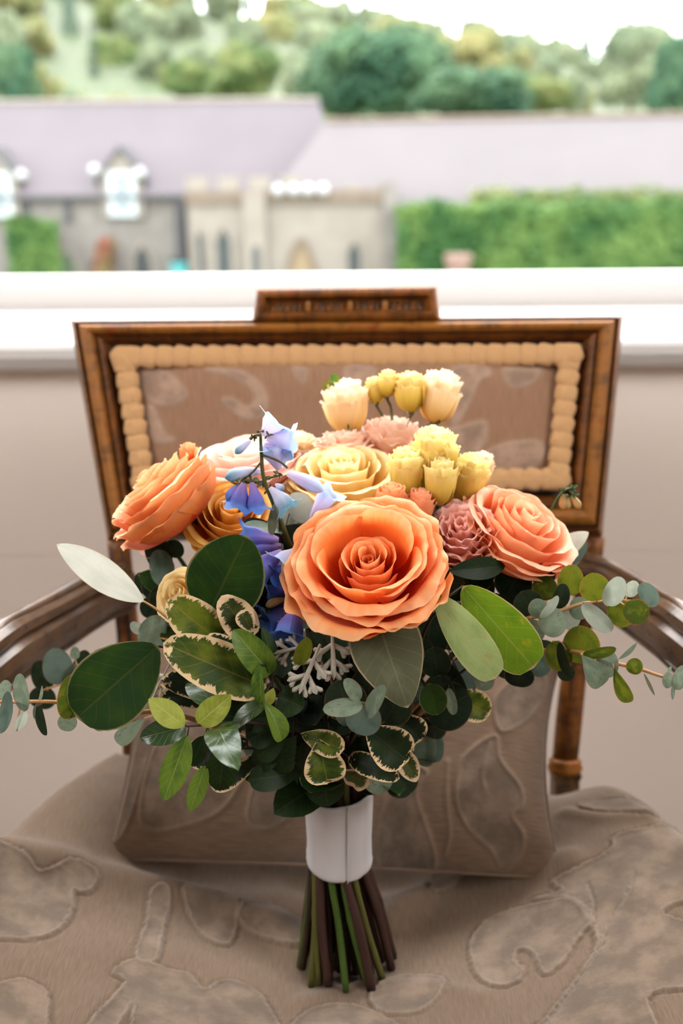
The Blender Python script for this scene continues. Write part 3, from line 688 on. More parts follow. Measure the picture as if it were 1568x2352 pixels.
SPX = [[(-60, 1950), (0, 1962), (60, 1985), (90, 2010), (130, 2008), (170, 2000), (215, 2015), (225, 2035), (200, 2055), (168, 2052), (170, 2080), (150, 2125), (105, 2156), (40, 2160), (-60, 2130)],
       [(352, 2062), (392, 2067), (378, 2130), (360, 2212), (315, 2205), (335, 2130)],
       [(425, 2062), (470, 2064), (540, 2082), (548, 2122), (525, 2168), (475, 2155), (440, 2110)], [(550, 2125), (600, 2085), (700, 2130), (690, 2185), (630, 2172)],
       [(262, 2235), (310, 2212), (400, 2235), (440, 2245), (470, 2275), (510, 2255), (560, 2262), (610, 2300), (640, 2420), (330, 2420), (308, 2310), (290, 2330), (240, 2400), (190, 2380), (280, 2270), (285, 2250)],
       [(0, 2262), (50, 2255), (100, 2275), (112, 2310), (90, 2400), (-60, 2400), (-60, 2290)],
       [(1236, 2085), (1180, 2092), (1110, 2122), (1080, 2170), (1086, 2222), (1112, 2256), (1150, 2266), (1190, 2250), (1200, 2226), (1184, 2214), (1180, 2194), (1196, 2180), (1222, 2190), (1250, 2236), (1290, 2210), (1330, 2150), (1360, 2110), (1300, 2075)],
       [(1268, 2032), (1330, 2004), (1400, 1952), (1412, 1922), (1480, 1902), (1640, 1890), (1640, 2040), (1520, 2095), (1640, 2150), (1640, 2260), (1490, 2288), (1500, 2420), (1200, 2420), (1260, 2330), (1330, 2240), (1370, 2160), (1310, 2075), (1222, 2072), (1290, 2052)],
       [(870, 2268), (930, 2246), (1005, 2248), (1018, 2272), (970, 2322), (890, 2332), (850, 2300)], [(700, 2330), (800, 2310), (900, 2350), (950, 2420), (640, 2420)],
       [(985, 2030), (1040, 2010), (1060, 2030), (1000, 2060)], [(1330, 1850), (1420, 1830), (1500, 1845), (1500, 1870), (1380, 1865)]]
LPX = [[(1458, 2005), (1440, 2060), (1395, 2125), (1380, 2170), (1330, 2250), (1250, 2352)], [(1350, 2035), (1362, 2080), (1365, 2125)]]
SP = [smooth_poly([PS(*a) for a in p]) for p in SPX]; SL = [spline([PS(*a) for a in l], 24) for l in LPX]
jit = 0.0017
jx = nz(xx, yy, 260, 1.0) * jit; jy = nz(xx, yy, 260, 7.0) * jit
qj = q2 + np.stack([jx, jy], 1)
d1, ins = poly_sdf(qj, SP); d2, _ = poly_sdf(qj, [], SL)
vel = np.clip(.5 + np.where(ins, d1, -d1) / .0012, 0, 1); rid = np.exp(-(np.minimum(d1, d2) / .0013) ** 2)
hh = hh + .0009 * vel + .0017 * np.exp(-(d1 / .0014) ** 2) - .0012 * np.exp(-((d1 - .0026) / .0011) ** 2) * ~ins - .0018 * np.exp(-(d2 / .0014) ** 2) + .0007 * nz(xx, yy, 45, 3.0) + .0018 * nz(xx, yy, 14, 5.0)
edge = np.minimum(np.minimum((hw - np.abs(xx)), (yy - .49) * 1.0), (.905 - yy))
drop = np.clip(1 - edge / .045, 0, 1); hh = hh - .105 * (1 - np.sqrt(np.clip(1 - drop ** 2, 0, 1)))
V = np.stack([xx, yy, SEAT + hh], 1); Fq = grid_faces(NX, NY)
bi = [i for i in range(NX)] + [j * NX + NX - 1 for j in range(1, NY)] + [(NY - 1) * NX + i for i in range(NX - 2, -1, -1)] + [j * NX for j in range(NY - 2, 0, -1)]
sk = V[bi].copy(); sk[:, 2] = SEAT - .045; nb = len(V); V = np.vstack([V, sk])
Fq += [(bi[k], nb + k, nb + (k + 1) % len(bi), bi[(k + 1) % len(bi)]) for k in range(len(bi))] + [tuple(range(nb, nb + len(bi)))[::-1]]
UVs = np.vstack([np.stack([xx, yy], 1), V[nb:, :2]])
ex = np.zeros(len(bi))
mk('seat', V, Fq, SEATCLOTH, chair, uv=UVs, attr={'velvet': np.r_[vel, ex], 'ridge': np.r_[rid, ex]}, label='taupe damask upholstered seat with raised velvet scrolls')

# ------------------------------------------------------------------ small pillow leaning on the chair back
PC = [P(244, 1974, .738), P(1290, 2020, .722), P(1296, 1490, .858), P(318, 1436, .872)]     # BL BR TR TL
NU, NV = 260, 150; u, v = np.meshgrid(np.linspace(-1, 1, NU), np.linspace(-1, 1, NV)); u, v = u.ravel(), v.ravel()
cx_ = u * (1 - np.where(u > 0, .085, .05) * (1 - v ** 2) * np.abs(u)); cv_ = v * (1 - np.where(v < 0, .03, .07) * (1 - u ** 2) * np.abs(v))
a, b = (cx_ + 1) / 2, (cv_ + 1) / 2
base = ((1 - a) * (1 - b))[:, None] * PC[0] + (a * (1 - b))[:, None] * PC[1] + (a * b)[:, None] * PC[2] + ((1 - a) * b)[:, None] * PC[3]
PN = nrm(np.cross(PC[1] - PC[0], PC[3] - PC[0])); PN = PN if PN[1] < 0 else -PN
puff = (np.clip(1 - np.abs(u) ** 2.6, 0, 1) * np.clip(1 - np.abs(v) ** 2.4, 0, 1) ** np.where(v < 0, 1.5, 1.0)) ** .55
pxy = np.stack([np.interp(a, [0, 1], [246, 1288]), 0 * a], 1); pxy[:, 1] = 1440 + (1 - b) * 560
PP = [[(965, 1800), (945, 1850), (1000, 1990), (900, 2010), (860, 1960), (880, 1850), (930, 1790)], [(1115, 1700), (1130, 1755), (1180, 1810), (1185, 1850), (1165, 1875), (1190, 1910), (1190, 1950), (1155, 1990), (1120, 1950), (1060, 1905), (1032, 1850), (1035, 1790), (1050, 1750)],
      [(340, 1760), (420, 1700), (520, 1720), (560, 1800), (520, 1890), (430, 1930), (350, 1940), (320, 1900)], [(620, 1740), (700, 1800), (690, 1880), (620, 1930), (570, 1900)], [(1130, 1690), (1200, 1640), (1240, 1560), (1220, 1520), (1150, 1560), (1110, 1620)], [(300, 1700), (330, 1720), (300, 1900), (265, 1960), (280, 1840)]]
PP = [smooth_poly(p) for p in PP]; PL = [spline([(1105, 1720), (1090, 1790), (1095, 1820)], 12), spline([(1010, 1770), (1012, 1850), (1025, 1920), (1020, 1960)], 12)]
d1, ins = poly_sdf(pxy, PP); d2, _ = poly_sdf(pxy, [], PL)
vel = np.clip(.5 + np.where(ins, d1, -d1) / 5, 0, 1); rid = np.exp(-(np.minimum(d1, d2) / 5) ** 2)
wr = .0022 * nz(u * 1.9, v, 2.2, 2.0) * (1 - puff ** 4) + .001 * nz(u * 1.9, v, 5, 3.0)
front = base + PN * (.050 * puff + .0006 * vel + .0014 * rid + wr)[:, None]
back = base - PN * (.035 * puff)[:, None]
n0 = len(front); V = np.vstack([front, back])
Fq = grid_faces(NU, NV) + [tuple(i + n0 for i in f[::-1]) for f in grid_faces(NU, NV)]
cu = np.stack([a * .4, b * .22], 1)
pil = mk('throw_pillow', V, Fq, PILLOWCLOTH, uv=np.vstack([cu[:, ::-1], cu[:, ::-1]]), attr={'velvet': np.r_[vel, vel * 0], 'ridge': np.r_[rid, rid * 0]}, label='taupe damask throw pillow leaning against the armchair back', category='pillow')
per = [j * NU + NU - 1 for j in range(0, NV, 3)] + [(NV - 1) * NU + i for i in range(NU - 1, -1, -4)] + [j * NU for j in range(NV - 1, -1, -3)] + [i for i in range(0, NU, 4)]
mk('seam_piping', *tube_mesh(base[per] - PN * 0.0, .0016, 6, False), PILLOWCLOTH, pil)
# ------------------------------------------------------------------ bouquet
def petal_mat(name, base, mid, edge, tr=0.34, p1=0.6, p2=0.85):
    t = NT(name); uv = t.n('ShaderNodeUVMap').outputs[0]; sp = t.n('ShaderNodeSeparateXYZ'); t.l(uv, sp.inputs[0])
    n = t.noise(t.mapping(uv, (9, 1.5, 1)), 2.0, 3); f = t.math('ADD', sp.outputs[1], t.math('MULTIPLY_ADD', n, 0.24, -0.12))
    c = t.ramp(f, [(0.28, base), (p1, mid), (p2, tuple((a + b) / 2 for a, b in zip(mid, edge))), (1.0, edge)])
    c = t.mix(t.math('MULTIPLY', t.rnd(), 0.22), c, mid)
    st = t.noise(t.mapping(uv, (60, 3, 1)), 1.0, 2)
    return t.done(t.translucent(t.bsdf(c, 0.55, 0.25, bump=(st, 0.12, 0.0006), sheen=0.1), c, tr))
def leaf_mat(name, a, b, vein, rough=0.4, spec=0.5, tr=0.22, margin=None, rim=None, vein_amt=0.5, blotch=None, msize=0.80):
    t = NT(name); uv = t.n('ShaderNodeUVMap').outputs[0]; sp = t.n('ShaderNodeSeparateXYZ'); t.l(uv, sp.inputs[0])
    u, v = sp.outputs[0], sp.outputs[1]; e = t.math('ABSOLUTE', t.math('MULTIPLY_ADD', u, 2.0, -1.0))
    oi = t.n('ShaderNodeObjectInfo'); ob = t.n('ShaderNodeVectorMath', operation='ADD'); t.l(uv, ob.inputs[0]); t.l(oi.outputs['Location'], ob.inputs[1])
    n = t.noise(ob.outputs[0], 2.6, 3); fine = t.noise(ob.outputs[0], 30, 3)
    c = t.mix(t.smooth(t.math('ADD', n, t.math('MULTIPLY_ADD', t.rnd(), 0.3, -0.15)), 0.32, 0.68), a, b)
    c = t.mix(t.math('MULTIPLY', fine, 0.35), c, tuple(k * 0.75 for k in a))
    if blotch is not None: c = t.mix(t.smooth(t.noise(ob.outputs[0], 5.5, 2), 0.60, 0.72), c, blotch)
    mid = t.math('SUBTRACT', 1.0, t.smooth(e, 0.012, 0.045))
    q = t.math('FRACT', t.math('MULTIPLY_ADD', t.math('SUBTRACT', v, t.math('MULTIPLY', e, 0.24)), 7.0, 0.2))
    sv = t.math('MULTIPLY', t.math('SUBTRACT', 1.0, t.smooth(t.math('ABSOLUTE', t.math('SUBTRACT', q, 0.5)), 0.02, 0.07)), 0.45)
    vv = t.math('MULTIPLY', t.math('MAXIMUM', mid, sv), vein_amt)
    c = t.mix(vv, c, vein)
    if margin is not None:
        tipd = t.math('MULTIPLY', t.math('ABSOLUTE', t.math('MULTIPLY_ADD', v, 2.0, -1.0)), 0.93)
        ed = t.math('MAXIMUM', e, tipd)
        jag = t.noise(t.mapping(ob.outputs[0], (1.0, 7.0, 1)), 3.0, 4, 0.7)
        f = t.smooth(t.math('ADD', ed, t.math('MULTIPLY_ADD', jag, 1.1, -0.55)), msize, msize + 0.04); c = t.mix(f, c, margin)
    if rim is not None:
        tipd = t.math('ABSOLUTE', t.math('MULTIPLY_ADD', v, 2.0, -1.0)); c = t.mix(t.math('MULTIPLY', t.smooth(t.math('MAXIMUM', e, tipd), 0.93, 0.985), 0.8), c, rim)
    hgt = t.math('SUBTRACT', t.math('MULTIPLY', fine, 0.3), vv)
    return t.done(t.translucent(t.bsdf(c, rough, spec, bump=(hgt, 0.25, 0.0008)), c, tr))
CREAM = (0.70, 0.50, 0.28)
LM = {
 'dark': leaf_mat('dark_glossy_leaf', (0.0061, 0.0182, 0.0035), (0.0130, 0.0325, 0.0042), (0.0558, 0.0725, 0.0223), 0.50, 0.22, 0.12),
 'big': leaf_mat('large_green_leaf', (0.0099, 0.0322, 0.0050), (0.0217, 0.0527, 0.0050), (0.0893, 0.0837, 0.0223), 0.53, 0.19, 0.10, rim=(0.25, 0.2, 0.09), vein_amt=0.3),
 'mid': leaf_mat('mid_green_leaf', (0.0600, 0.1300, 0.0150), (0.1500, 0.2300, 0.0250), (0.3400, 0.4000, 0.1400), 0.43, 0.28, 0.25),
 'lime': leaf_mat('lime_leaf', (0.3000, 0.3500, 0.0400), (0.4600, 0.5000, 0.1000), (0.6200, 0.6200, 0.2800), 0.48, 0.25, 0.3, vein_amt=0.6),
 'gloss': leaf_mat('glossy_leaf', (0.0186, 0.0465, 0.0124), (0.0372, 0.0744, 0.0149), (0.1228, 0.1451, 0.0625), 0.22, 0.63, 0.12, vein_amt=0.5),
 'var': leaf_mat('variegated_leaf', (0.0280, 0.0550, 0.0060), (0.1500, 0.1800, 0.0120), (0.2400, 0.1700, 0.0500), 0.48, 0.22, 0.12, margin=CREAM, vein_amt=0.45),
 'vard': leaf_mat('dark_variegated_leaf', (0.0043, 0.0113, 0.0021), (0.0122, 0.0239, 0.0035), (0.0391, 0.0446, 0.0179), 0.48, 0.22, 0.1, margin=CREAM, vein_amt=0.3, msize=0.84),
 'varp': leaf_mat('pale_variegated_leaf', (0.0310, 0.0465, 0.0099), (0.0744, 0.0899, 0.0198), (0.1674, 0.1339, 0.0536), 0.53, 0.22, 0.15, margin=(0.68, 0.47, 0.29), msize=0.66),
 'euc': leaf_mat('sage_eucalyptus_leaf', (0.1400, 0.1900, 0.1300), (0.2400, 0.3000, 0.2100), (0.1897, 0.2009, 0.1325), 0.68, 0.14, 0.22, rim=(0.28, 0.13, 0.09), vein_amt=0.3, blotch=(0.17, 0.14, 0.11)),
 'eucp': leaf_mat('pale_eucalyptus_leaf', (0.3400, 0.3900, 0.3100), (0.4600, 0.5000, 0.4100), (0.4050, 0.4050, 0.2924), 0.68, 0.14, 0.25, rim=(0.32, 0.2, 0.14), vein_amt=0.35),
 'eucg': leaf_mat('yellow_green_eucalyptus_leaf', (0.0527, 0.0806, 0.0074), (0.1488, 0.1674, 0.0099), (0.1674, 0.1562, 0.0268), 0.58, 0.19, 0.3, rim=(0.40, 0.10, 0.03), vein_amt=0.3, blotch=(0.16, 0.12, 0.015)),
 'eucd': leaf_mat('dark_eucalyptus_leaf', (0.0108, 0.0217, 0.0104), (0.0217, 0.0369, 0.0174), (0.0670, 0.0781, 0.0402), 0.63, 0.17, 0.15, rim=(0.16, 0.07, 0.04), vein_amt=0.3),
 'teal': leaf_mat('teal_eucalyptus_leaf', (0.0850, 0.1350, 0.1050), (0.1450, 0.2050, 0.1650), (0.1228, 0.1507, 0.1060), 0.68, 0.14, 0.2, rim=(0.2, 0.12, 0.08), vein_amt=0.3),
 'silver': leaf_mat('silver_leaf', (0.6000, 0.6200, 0.5320), (0.7200, 0.7300, 0.6365), (0.5940, 0.5940, 0.4788), 0.63, 0.17, 0.22, rim=(0.55, 0.4, 0.25), vein_amt=0.25),
 'olive': leaf_mat('olive_grey_leaf', (0.0961, 0.0992, 0.0521), (0.1488, 0.1550, 0.0918), (0.2009, 0.1897, 0.1071), 0.63, 0.17, 0.2, rim=(0.4, 0.3, 0.18), vein_amt=0.5),
 'light': leaf_mat('light_green_leaf', (0.2000, 0.2800, 0.0800), (0.3400, 0.4100, 0.1600), (0.3726, 0.3564, 0.1426), 0.58, 0.19, 0.3, rim=(0.5, 0.38, 0.2), vein_amt=0.6, blotch=(0.33, 0.30, 0.10)),
 'vivid': leaf_mat('vivid_green_leaf', (0.0675, 0.1440, 0.0058), (0.1440, 0.2385, 0.0086), (0.2916, 0.2916, 0.0583), 0.58, 0.19, 0.3, rim=(0.5, 0.33, 0.16), vein_amt=0.5, blotch=(0.22, 0.24, 0.01)),
}
STEMM = {'green': plain('green_stem', (0.04, 0.075, 0.008), 0.5, 0.4, 0.3, 60), 'brown': plain('brown_stem', (0.026, 0.013, 0.006), 0.6, 0.3, 0.35, 60), 'tan': plain('tan_twig', (0.42, 0.22, 0.09), 0.6, 0.3, 0.3, 60),
         'red': plain('dark_red_twig', (0.036, 0.012, 0.009), 0.5, 0.4, 0.3, 60), 'olive': plain('olive_stem', (0.075, 0.07, 0.012), 0.5, 0.4, 0.25, 60)}
BX, BY = -0.004, 0.665
BASEZ = SEAT + float(seat_h(np.array(BX), np.array(BY)))
BIND = np.array([BX, BY, SEAT + .14])
bq = empty('bridal_bouquet', (BX, BY, BASEZ), 'bridal bouquet of peach roses, blue bells and eucalyptus standing on the armchair seat', 'bouquet')

SHAPES = {
 'round': lambda t: np.sqrt(np.clip(1 - (2 * t - 1) ** 2, 0, 1)) * (1.04 - .08 * t),
 'ellipse': lambda t: np.sqrt(np.clip(1 - (2 * t - 1) ** 2, 0, 1)),
 'ovate': lambda t: (np.clip(t, 0, 1) ** .62) * (np.clip(1 - t, 0, 1) ** .72) / (.463 ** .62 * .537 ** .72),
 'broad': lambda t: (np.clip(t, 0, 1) ** .5) * (np.clip(1 - t, 0, 1) ** .62) / (.446 ** .5 * .554 ** .62),
 'lance': lambda t: (np.clip(t, 0, 1) ** .8) * (np.clip(1 - t, 0, 1) ** .8) / (.25 ** .8),
 'obov': lambda t: (np.clip(t, 0, 1) ** .95) * (np.clip(1 - t, 0, 1) ** .45) / (.679 ** .95 * .321 ** .45),
 'rhomb': lambda t: (np.clip(t, 0, 1) ** .72) * (np.clip(1 - t, 0, 1) ** .52) / (.5806 ** .72 * .4194 ** .52),
 'gum': lambda t: (np.clip(t, 0, 1) ** .6) * (np.clip(1 - t, 0, 1) ** .36) / (.625 ** .6 * .375 ** .36),
 'trap': lambda t: (np.clip(t, 0, 1) ** .2) * (np.clip(1 - t, 0, 1) ** .62) / (.2439 ** .2 * .7561 ** .62) * (1 + .25 * np.sin(t * 3.14)),
 'blade': lambda t: (np.clip(t, 0, 1) ** .42) * (np.clip(1 - t, 0, 1) ** .5) / (.4565 ** .42 * .5435 ** .5),
}
rl = random.Random(3)
def leaf_geo(B, T, w, shape='ovate', roll=0.0, bend=0.06, fold=0.18, wave=0.0, twist=0.0, nu=9, nv=15, nref=None, wf=2.5):
    B, T = np.asarray(B, float), np.asarray(T, float); L = np.linalg.norm(T - B); a = (T - B) / L
    v = nrm(CAM - (B + T) / 2) if nref is None else nrm(nref)
    n = v - a * np.dot(v, a); n = nrm(n) if np.linalg.norm(n) > .05 else nrm(np.cross(a, [.3, .8, .5])); s = np.cross(a, n)
    V = []; UV = []
    tt = np.linspace(0, 1, nv); tt = .5 - .5 * np.cos(tt * PI) ; tt = tt * .6 + np.linspace(0, 1, nv) * .4
    sh = SHAPES[shape](tt)
    ph = rl.uniform(0, 6)
    for k, t in enumerate(tt):
        r = roll + twist * (t - .5); nn = n * math.cos(r) + s * math.sin(r); ss = s * math.cos(r) - n * math.sin(r)
        c = B + a * L * t + nn * bend * L * 4 * t * (1 - t)
        h = max(w / 2 * sh[k], w * 0.004)
        for u in np.linspace(-1, 1, nu):
            z = abs(u) * h * math.sin(fold) + wave * w * math.sin(wf * 2 * PI * t + ph + (0 if u > 0 else 1.7)) * abs(u) ** 1.5
            V.append(c + ss * u * h * math.cos(fold) + nn * z); UV.append(((u + 1) / 2, t))
    return np.array(V), grid_faces(nu, nv), UV
def px_leaf(spec):
    (bx, by), (tx, ty), w, Yb, Yt = spec['b'], spec['t'], spec['w'], spec['Y'], spec.get('Yt', spec['Y'])
    B, T = P(bx, by, Yb), P(tx, ty, Yt)
    ww = w * scale_at((B + T) / 2)
    return leaf_geo(B, T, ww, spec.get('s', 'ovate'), spec.get('r', 0), spec.get('bend', .06), spec.get('fold', .18), spec.get('wave', 0), spec.get('tw', 0))
def sprig(name, label, path, rad, smat, leaves, mat, to_bind=True, petiole=True):
    pts = [P(*p) for p in path]
    if to_bind:
        e = pts[0]; m = e * .5 + BIND * .5; m[2] += .01; pts = [BIND, m] + pts
    st = spline(pts, 8 * len(pts)); mb = MB(); mb.tube(st, np.linspace(rad * 1.25, rad * .55, len(st)), 7)
    geo = []
    for L in leaves:
        L = dict(L); V, Fq, UV = px_leaf(L); geo.append((V, Fq, UV, L.get('m', mat)))
        if petiole and L.get('pet', True):
            B = V[:9].mean(axis=0); i = int(np.argmin(np.linalg.norm(st - B, axis=1)))
            if .002 < np.linalg.norm(st[i] - B) < .05:
                i = max(0, i - 1); mb.tube([st[i], (st[i] + B) / 2 + (V[9:18].mean(axis=0) - V[60:69].mean(axis=0)) * .05, B], [rad * .45, rad * .4, rad * .35], 5)
    o = mb.make(name, smat, bq, label=label)
    for V, Fq, UV, m in geo: mk('leaf', V, Fq, LM[m], o, uv=UV)
    return o
def lf(b, t, w, Y, Yt=None, **k): return dict(b=b, t=t, w=w, Y=Y, Yt=Y if Yt is None else Yt, **k)
def disc(cx, cy, w, h, Y, ang=0.0, **k):    # a round leaf given by its middle and size
    a = math.radians(ang); dx, dy = math.sin(a) * h / 2, -math.cos(a) * h / 2
    k.setdefault('s', 'round'); k.setdefault('fold', .1); k.setdefault('bend', .05)
    return lf((cx - dx, cy - dy), (cx + dx, cy + dy), w, Y, **k)

# --- stems below the ribbon
g = random.Random(8); stems = []
ZR0, ZR1 = SEAT + .096, SEAT + .157
for k in range(46):
    o_ = k < 20; a = 2 * PI * k / (20 if o_ else 13) + g.uniform(-.15, .15); R = (.0365 if o_ else .026 if k < 33 else .015) * g.uniform(.88, 1.03); r0 = (.0187 if o_ else .0135 if k < 33 else .008)
    tw = .35
    bx, by = BX + .005 + R * math.cos(a + tw), BY + R * math.sin(a + tw); bz = SEAT + float(seat_h(np.array(bx), np.array(by))) + g.uniform(.0005, .006)
    mid = np.array([BX + r0 * math.cos(a), BY + r0 * math.sin(a), ZR0 + .005]); top = np.array([BX + r0 * .95 * math.cos(a - .2), BY + r0 * .95 * math.sin(a - .2), ZR1 + .008])
    out = np.array([BX + .055 * math.cos(a - .3) * (1 if o_ else .6), BY + .055 * math.sin(a - .3) * (1 if o_ else .6), ZR1 + .055])
    bot = np.array([bx, by, bz]); p2 = (bot + mid) / 2 + np.array([g.uniform(-.002, .002), g.uniform(-.002, .002), 0])
    st = spline([bot, p2, mid, top, out], 22); rr = g.uniform(.0024, .0036)
    v, f = tube_mesh(st, [rr * (1.18 if i == 6 and k % 3 == 0 else 1) for i in range(22)], 8)
    mk('stem', v, f, STEMM[g.choice(['green', 'brown', 'green', 'olive', 'red', 'brown'] if o_ else ['brown', 'red', 'brown'])], bq)
# --- satin ribbon
def satin():
    t = NT('white_satin'); uv = t.n('ShaderNodeUVMap').outputs[0]; n = t.noise(t.mapping(uv, (3, 300, 1)), 1.0, 2)
    b = t.bsdf((0.46, 0.43, 0.43), 0.27, 0.7, bump=(n, 0.08, 0.0004), sheen=0.2); b.inputs['Anisotropic'].default_value = 0.5; return t.done(b)
NA = 72; V = []; UV = []
lv = [(0, .0), (.02, .0004), (.06, .0007), (.10, .0002), (.35, -.0004), (.6, 0), (.85, .0003), (.9, -.0002), (.95, .0006), (1, .0)]
for t, dr in lv:
    for i in range(NA):
        a = 2 * PI * i / NA; r = .0232 + .0012 * (1 - t) * 0 + dr + .0007 * math.cos(3 * a + .6) + .0008 * abs(math.cos(4 * a + 1.2)) ** .6
        zt = ZR1 - .0035 + .003 * math.sin(a + .6) + (.004 if 5.35 < a < 5.75 else 0) * 0; zb = ZR0 - .001 + .0045 * math.sin(a) - .002 * math.cos(a)
        V.append((BX + r * math.cos(a) * (1.02 - .04 * (1 - t)), BY + r * math.sin(a), zb + (zt - zb) * t)); UV.append((i / NA, t))
Fq = [(j * NA + i, j * NA + (i + 1) % NA, (j + 1) * NA + (i + 1) % NA, (j + 1) * NA + i) for j in range(len(lv) - 1) for i in range(NA)]
rib = mk('ribbon_wrap', V, Fq, satin(), bq, uv=UV, label='white satin ribbon wrapped round the stems')
md = rib.modifiers.new('thickness', 'SOLIDIFY'); md.thickness = .0009; md.offset = -1
i0 = 57; sm = [np.array(V[j * NA + i0]) * 1.0 + np.array([0.0006, -.0006, 0]) for j in range(len(lv))]
mk('ribbon_edge_fold', *tube_mesh(sm, .0005, 5), satin(), rib)
# --- dense inner foliage
g = random.Random(21)
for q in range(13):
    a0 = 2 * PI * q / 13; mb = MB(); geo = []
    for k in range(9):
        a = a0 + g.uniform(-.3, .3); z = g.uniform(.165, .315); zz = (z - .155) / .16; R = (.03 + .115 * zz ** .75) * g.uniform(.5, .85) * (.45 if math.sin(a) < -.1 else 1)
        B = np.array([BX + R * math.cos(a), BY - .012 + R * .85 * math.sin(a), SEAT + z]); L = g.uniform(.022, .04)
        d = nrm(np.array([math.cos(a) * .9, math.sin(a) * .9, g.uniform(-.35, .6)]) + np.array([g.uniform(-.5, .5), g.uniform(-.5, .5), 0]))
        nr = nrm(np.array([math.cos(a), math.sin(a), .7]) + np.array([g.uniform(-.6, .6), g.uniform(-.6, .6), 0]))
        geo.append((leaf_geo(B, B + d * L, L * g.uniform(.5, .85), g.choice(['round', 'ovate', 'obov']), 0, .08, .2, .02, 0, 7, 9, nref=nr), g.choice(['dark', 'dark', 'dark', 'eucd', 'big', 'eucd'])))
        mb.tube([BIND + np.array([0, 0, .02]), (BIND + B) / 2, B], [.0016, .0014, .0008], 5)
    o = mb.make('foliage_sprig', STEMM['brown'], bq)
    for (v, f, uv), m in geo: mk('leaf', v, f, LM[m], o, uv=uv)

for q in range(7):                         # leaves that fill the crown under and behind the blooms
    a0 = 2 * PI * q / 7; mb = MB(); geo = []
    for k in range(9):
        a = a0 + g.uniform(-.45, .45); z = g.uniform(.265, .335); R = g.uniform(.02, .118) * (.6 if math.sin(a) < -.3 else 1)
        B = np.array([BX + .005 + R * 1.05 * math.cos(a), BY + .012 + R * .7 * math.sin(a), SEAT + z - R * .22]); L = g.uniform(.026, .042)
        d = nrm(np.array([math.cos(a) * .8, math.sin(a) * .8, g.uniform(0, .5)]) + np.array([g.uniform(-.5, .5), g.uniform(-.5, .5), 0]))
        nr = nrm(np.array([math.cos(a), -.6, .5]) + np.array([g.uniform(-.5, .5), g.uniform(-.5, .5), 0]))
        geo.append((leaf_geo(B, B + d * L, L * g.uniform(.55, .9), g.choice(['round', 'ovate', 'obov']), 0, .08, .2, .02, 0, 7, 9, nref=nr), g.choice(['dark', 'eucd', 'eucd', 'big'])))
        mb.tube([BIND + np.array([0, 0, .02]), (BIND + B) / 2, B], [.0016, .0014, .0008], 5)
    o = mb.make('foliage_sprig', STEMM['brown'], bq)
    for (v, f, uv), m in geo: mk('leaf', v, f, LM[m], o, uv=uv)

# --- left side sprigs
sprig('eucalyptus_sprig', 'eucalyptus sprig reaching to the left picture edge', [(405, 1640, .62), (300, 1637, .60), (200, 1622, .585), (120, 1612, .58), (30, 1612, .575), (-20, 1612, .575)], .0016, STEMM['tan'], [
    disc(8, 1584, 36, 46, .575, 10, m='euc', r=.5), disc(10, 1636, 34, 98, .57, 8, m='teal', r=.5), disc(51, 1590, 40, 88, .575, -6, m='euc', r=-.5), disc(47, 1655, 32, 50, .575, 20, m='eucp', r=.7),
    lf((84, 1622), (96, 1574), 14, .58, m='euc', s='lance', r=1.0), lf((84, 1615), (79, 1653), 12, .58, m='euc', s='lance', r=1.0), lf((88, 1612), (105, 1690), 26, .59, m='eucd', s='ellipse', r=.6),
    disc(161, 1600, 66, 104, .58, 3, m='eucg', r=.3), disc(155, 1658, 44, 44, .59, -165, m='euc'), disc(232, 1656, 46, 46, .60, 170, m='eucg'), lf((332, 1650), (268, 1706), 42, .63, m='euc', s='obov')], 'euc')
sprig('eucalyptus_sprig', 'blurred eucalyptus sprig behind the big dark leaf at the left', [(330, 1560, .70), (250, 1560, .70), (180, 1560, .70), (100, 1585, .70)], .0013, STEMM['tan'], [
    disc(130, 1530, 70, 84, .70, -15, m='teal', r=.2), disc(168, 1552, 60, 60, .705, 20, m='teal'), disc(190, 1525, 44, 66, .71, 10, m='eucd'), disc(97, 1552, 50, 74, .705, -20, m='eucd'),
    disc(98, 1602, 62, 54, .71, 200, m='eucd'), disc(172, 1500, 22, 30, .70, 0, m='euc'), disc(230, 1520, 50, 60, .71, 0, m='eucd')], 'teal')
sprig('salal_sprig', 'sprig with one large dark green leaf at the left', [(420, 1500, .60), (385, 1488, .592), (362, 1484, .588)], .0013, STEMM['red'], [lf((364, 1483), (176, 1649), 182, .588, .575, m='big', s='rhomb', bend=.04, fold=.1, pet=False)], 'big')
sprig('silver_leaf_sprig', 'long pale silver leaf pointing up left over the arm', [(470, 1490, .61), (400, 1432, .60), (360, 1400, .598), (330, 1381, .597)], .0011, STEMM['tan'], [lf((331, 1382), (130, 1250), 76, .597, .60, m='silver', s='lance', bend=.05, fold=.12, tw=.4, pet=False)], 'silver')
sprig('eucalyptus_sprig', 'dark eucalyptus leaves under the left orange rose', [(430, 1440, .66), (390, 1340, .68), (360, 1270, .69)], .0014, STEMM['tan'], [
    disc(365, 1272, 84, 62, .69, 70, m='eucd'), disc(372, 1304, 86, 58, .685, 80, m='teal'), disc(352, 1345, 56, 66, .69, -10, m='eucd'), disc(372, 1372, 60, 60, .68, 10, m='eucd'), disc(330, 1340, 40, 56, .70, -30, m='eucd'), disc(400, 1260, 50, 40, .70, 30, m='eucd'), disc(345, 1395, 50, 50, .69, -40, m='eucd')], 'eucd')
sprig('eucalyptus_sprig', 'sage eucalyptus leaf above the large dark leaf', [(430, 1520, .64), (400, 1480, .64), (375, 1466, .64)], .0012, STEMM['tan'], [disc(350, 1456, 88, 66, .645, -75, m='euc', wave=.03), disc(395, 1440, 50, 60, .65, 20, m='teal'), disc(312, 1442, 24, 34, .66, -40, m='eucp')], 'euc')
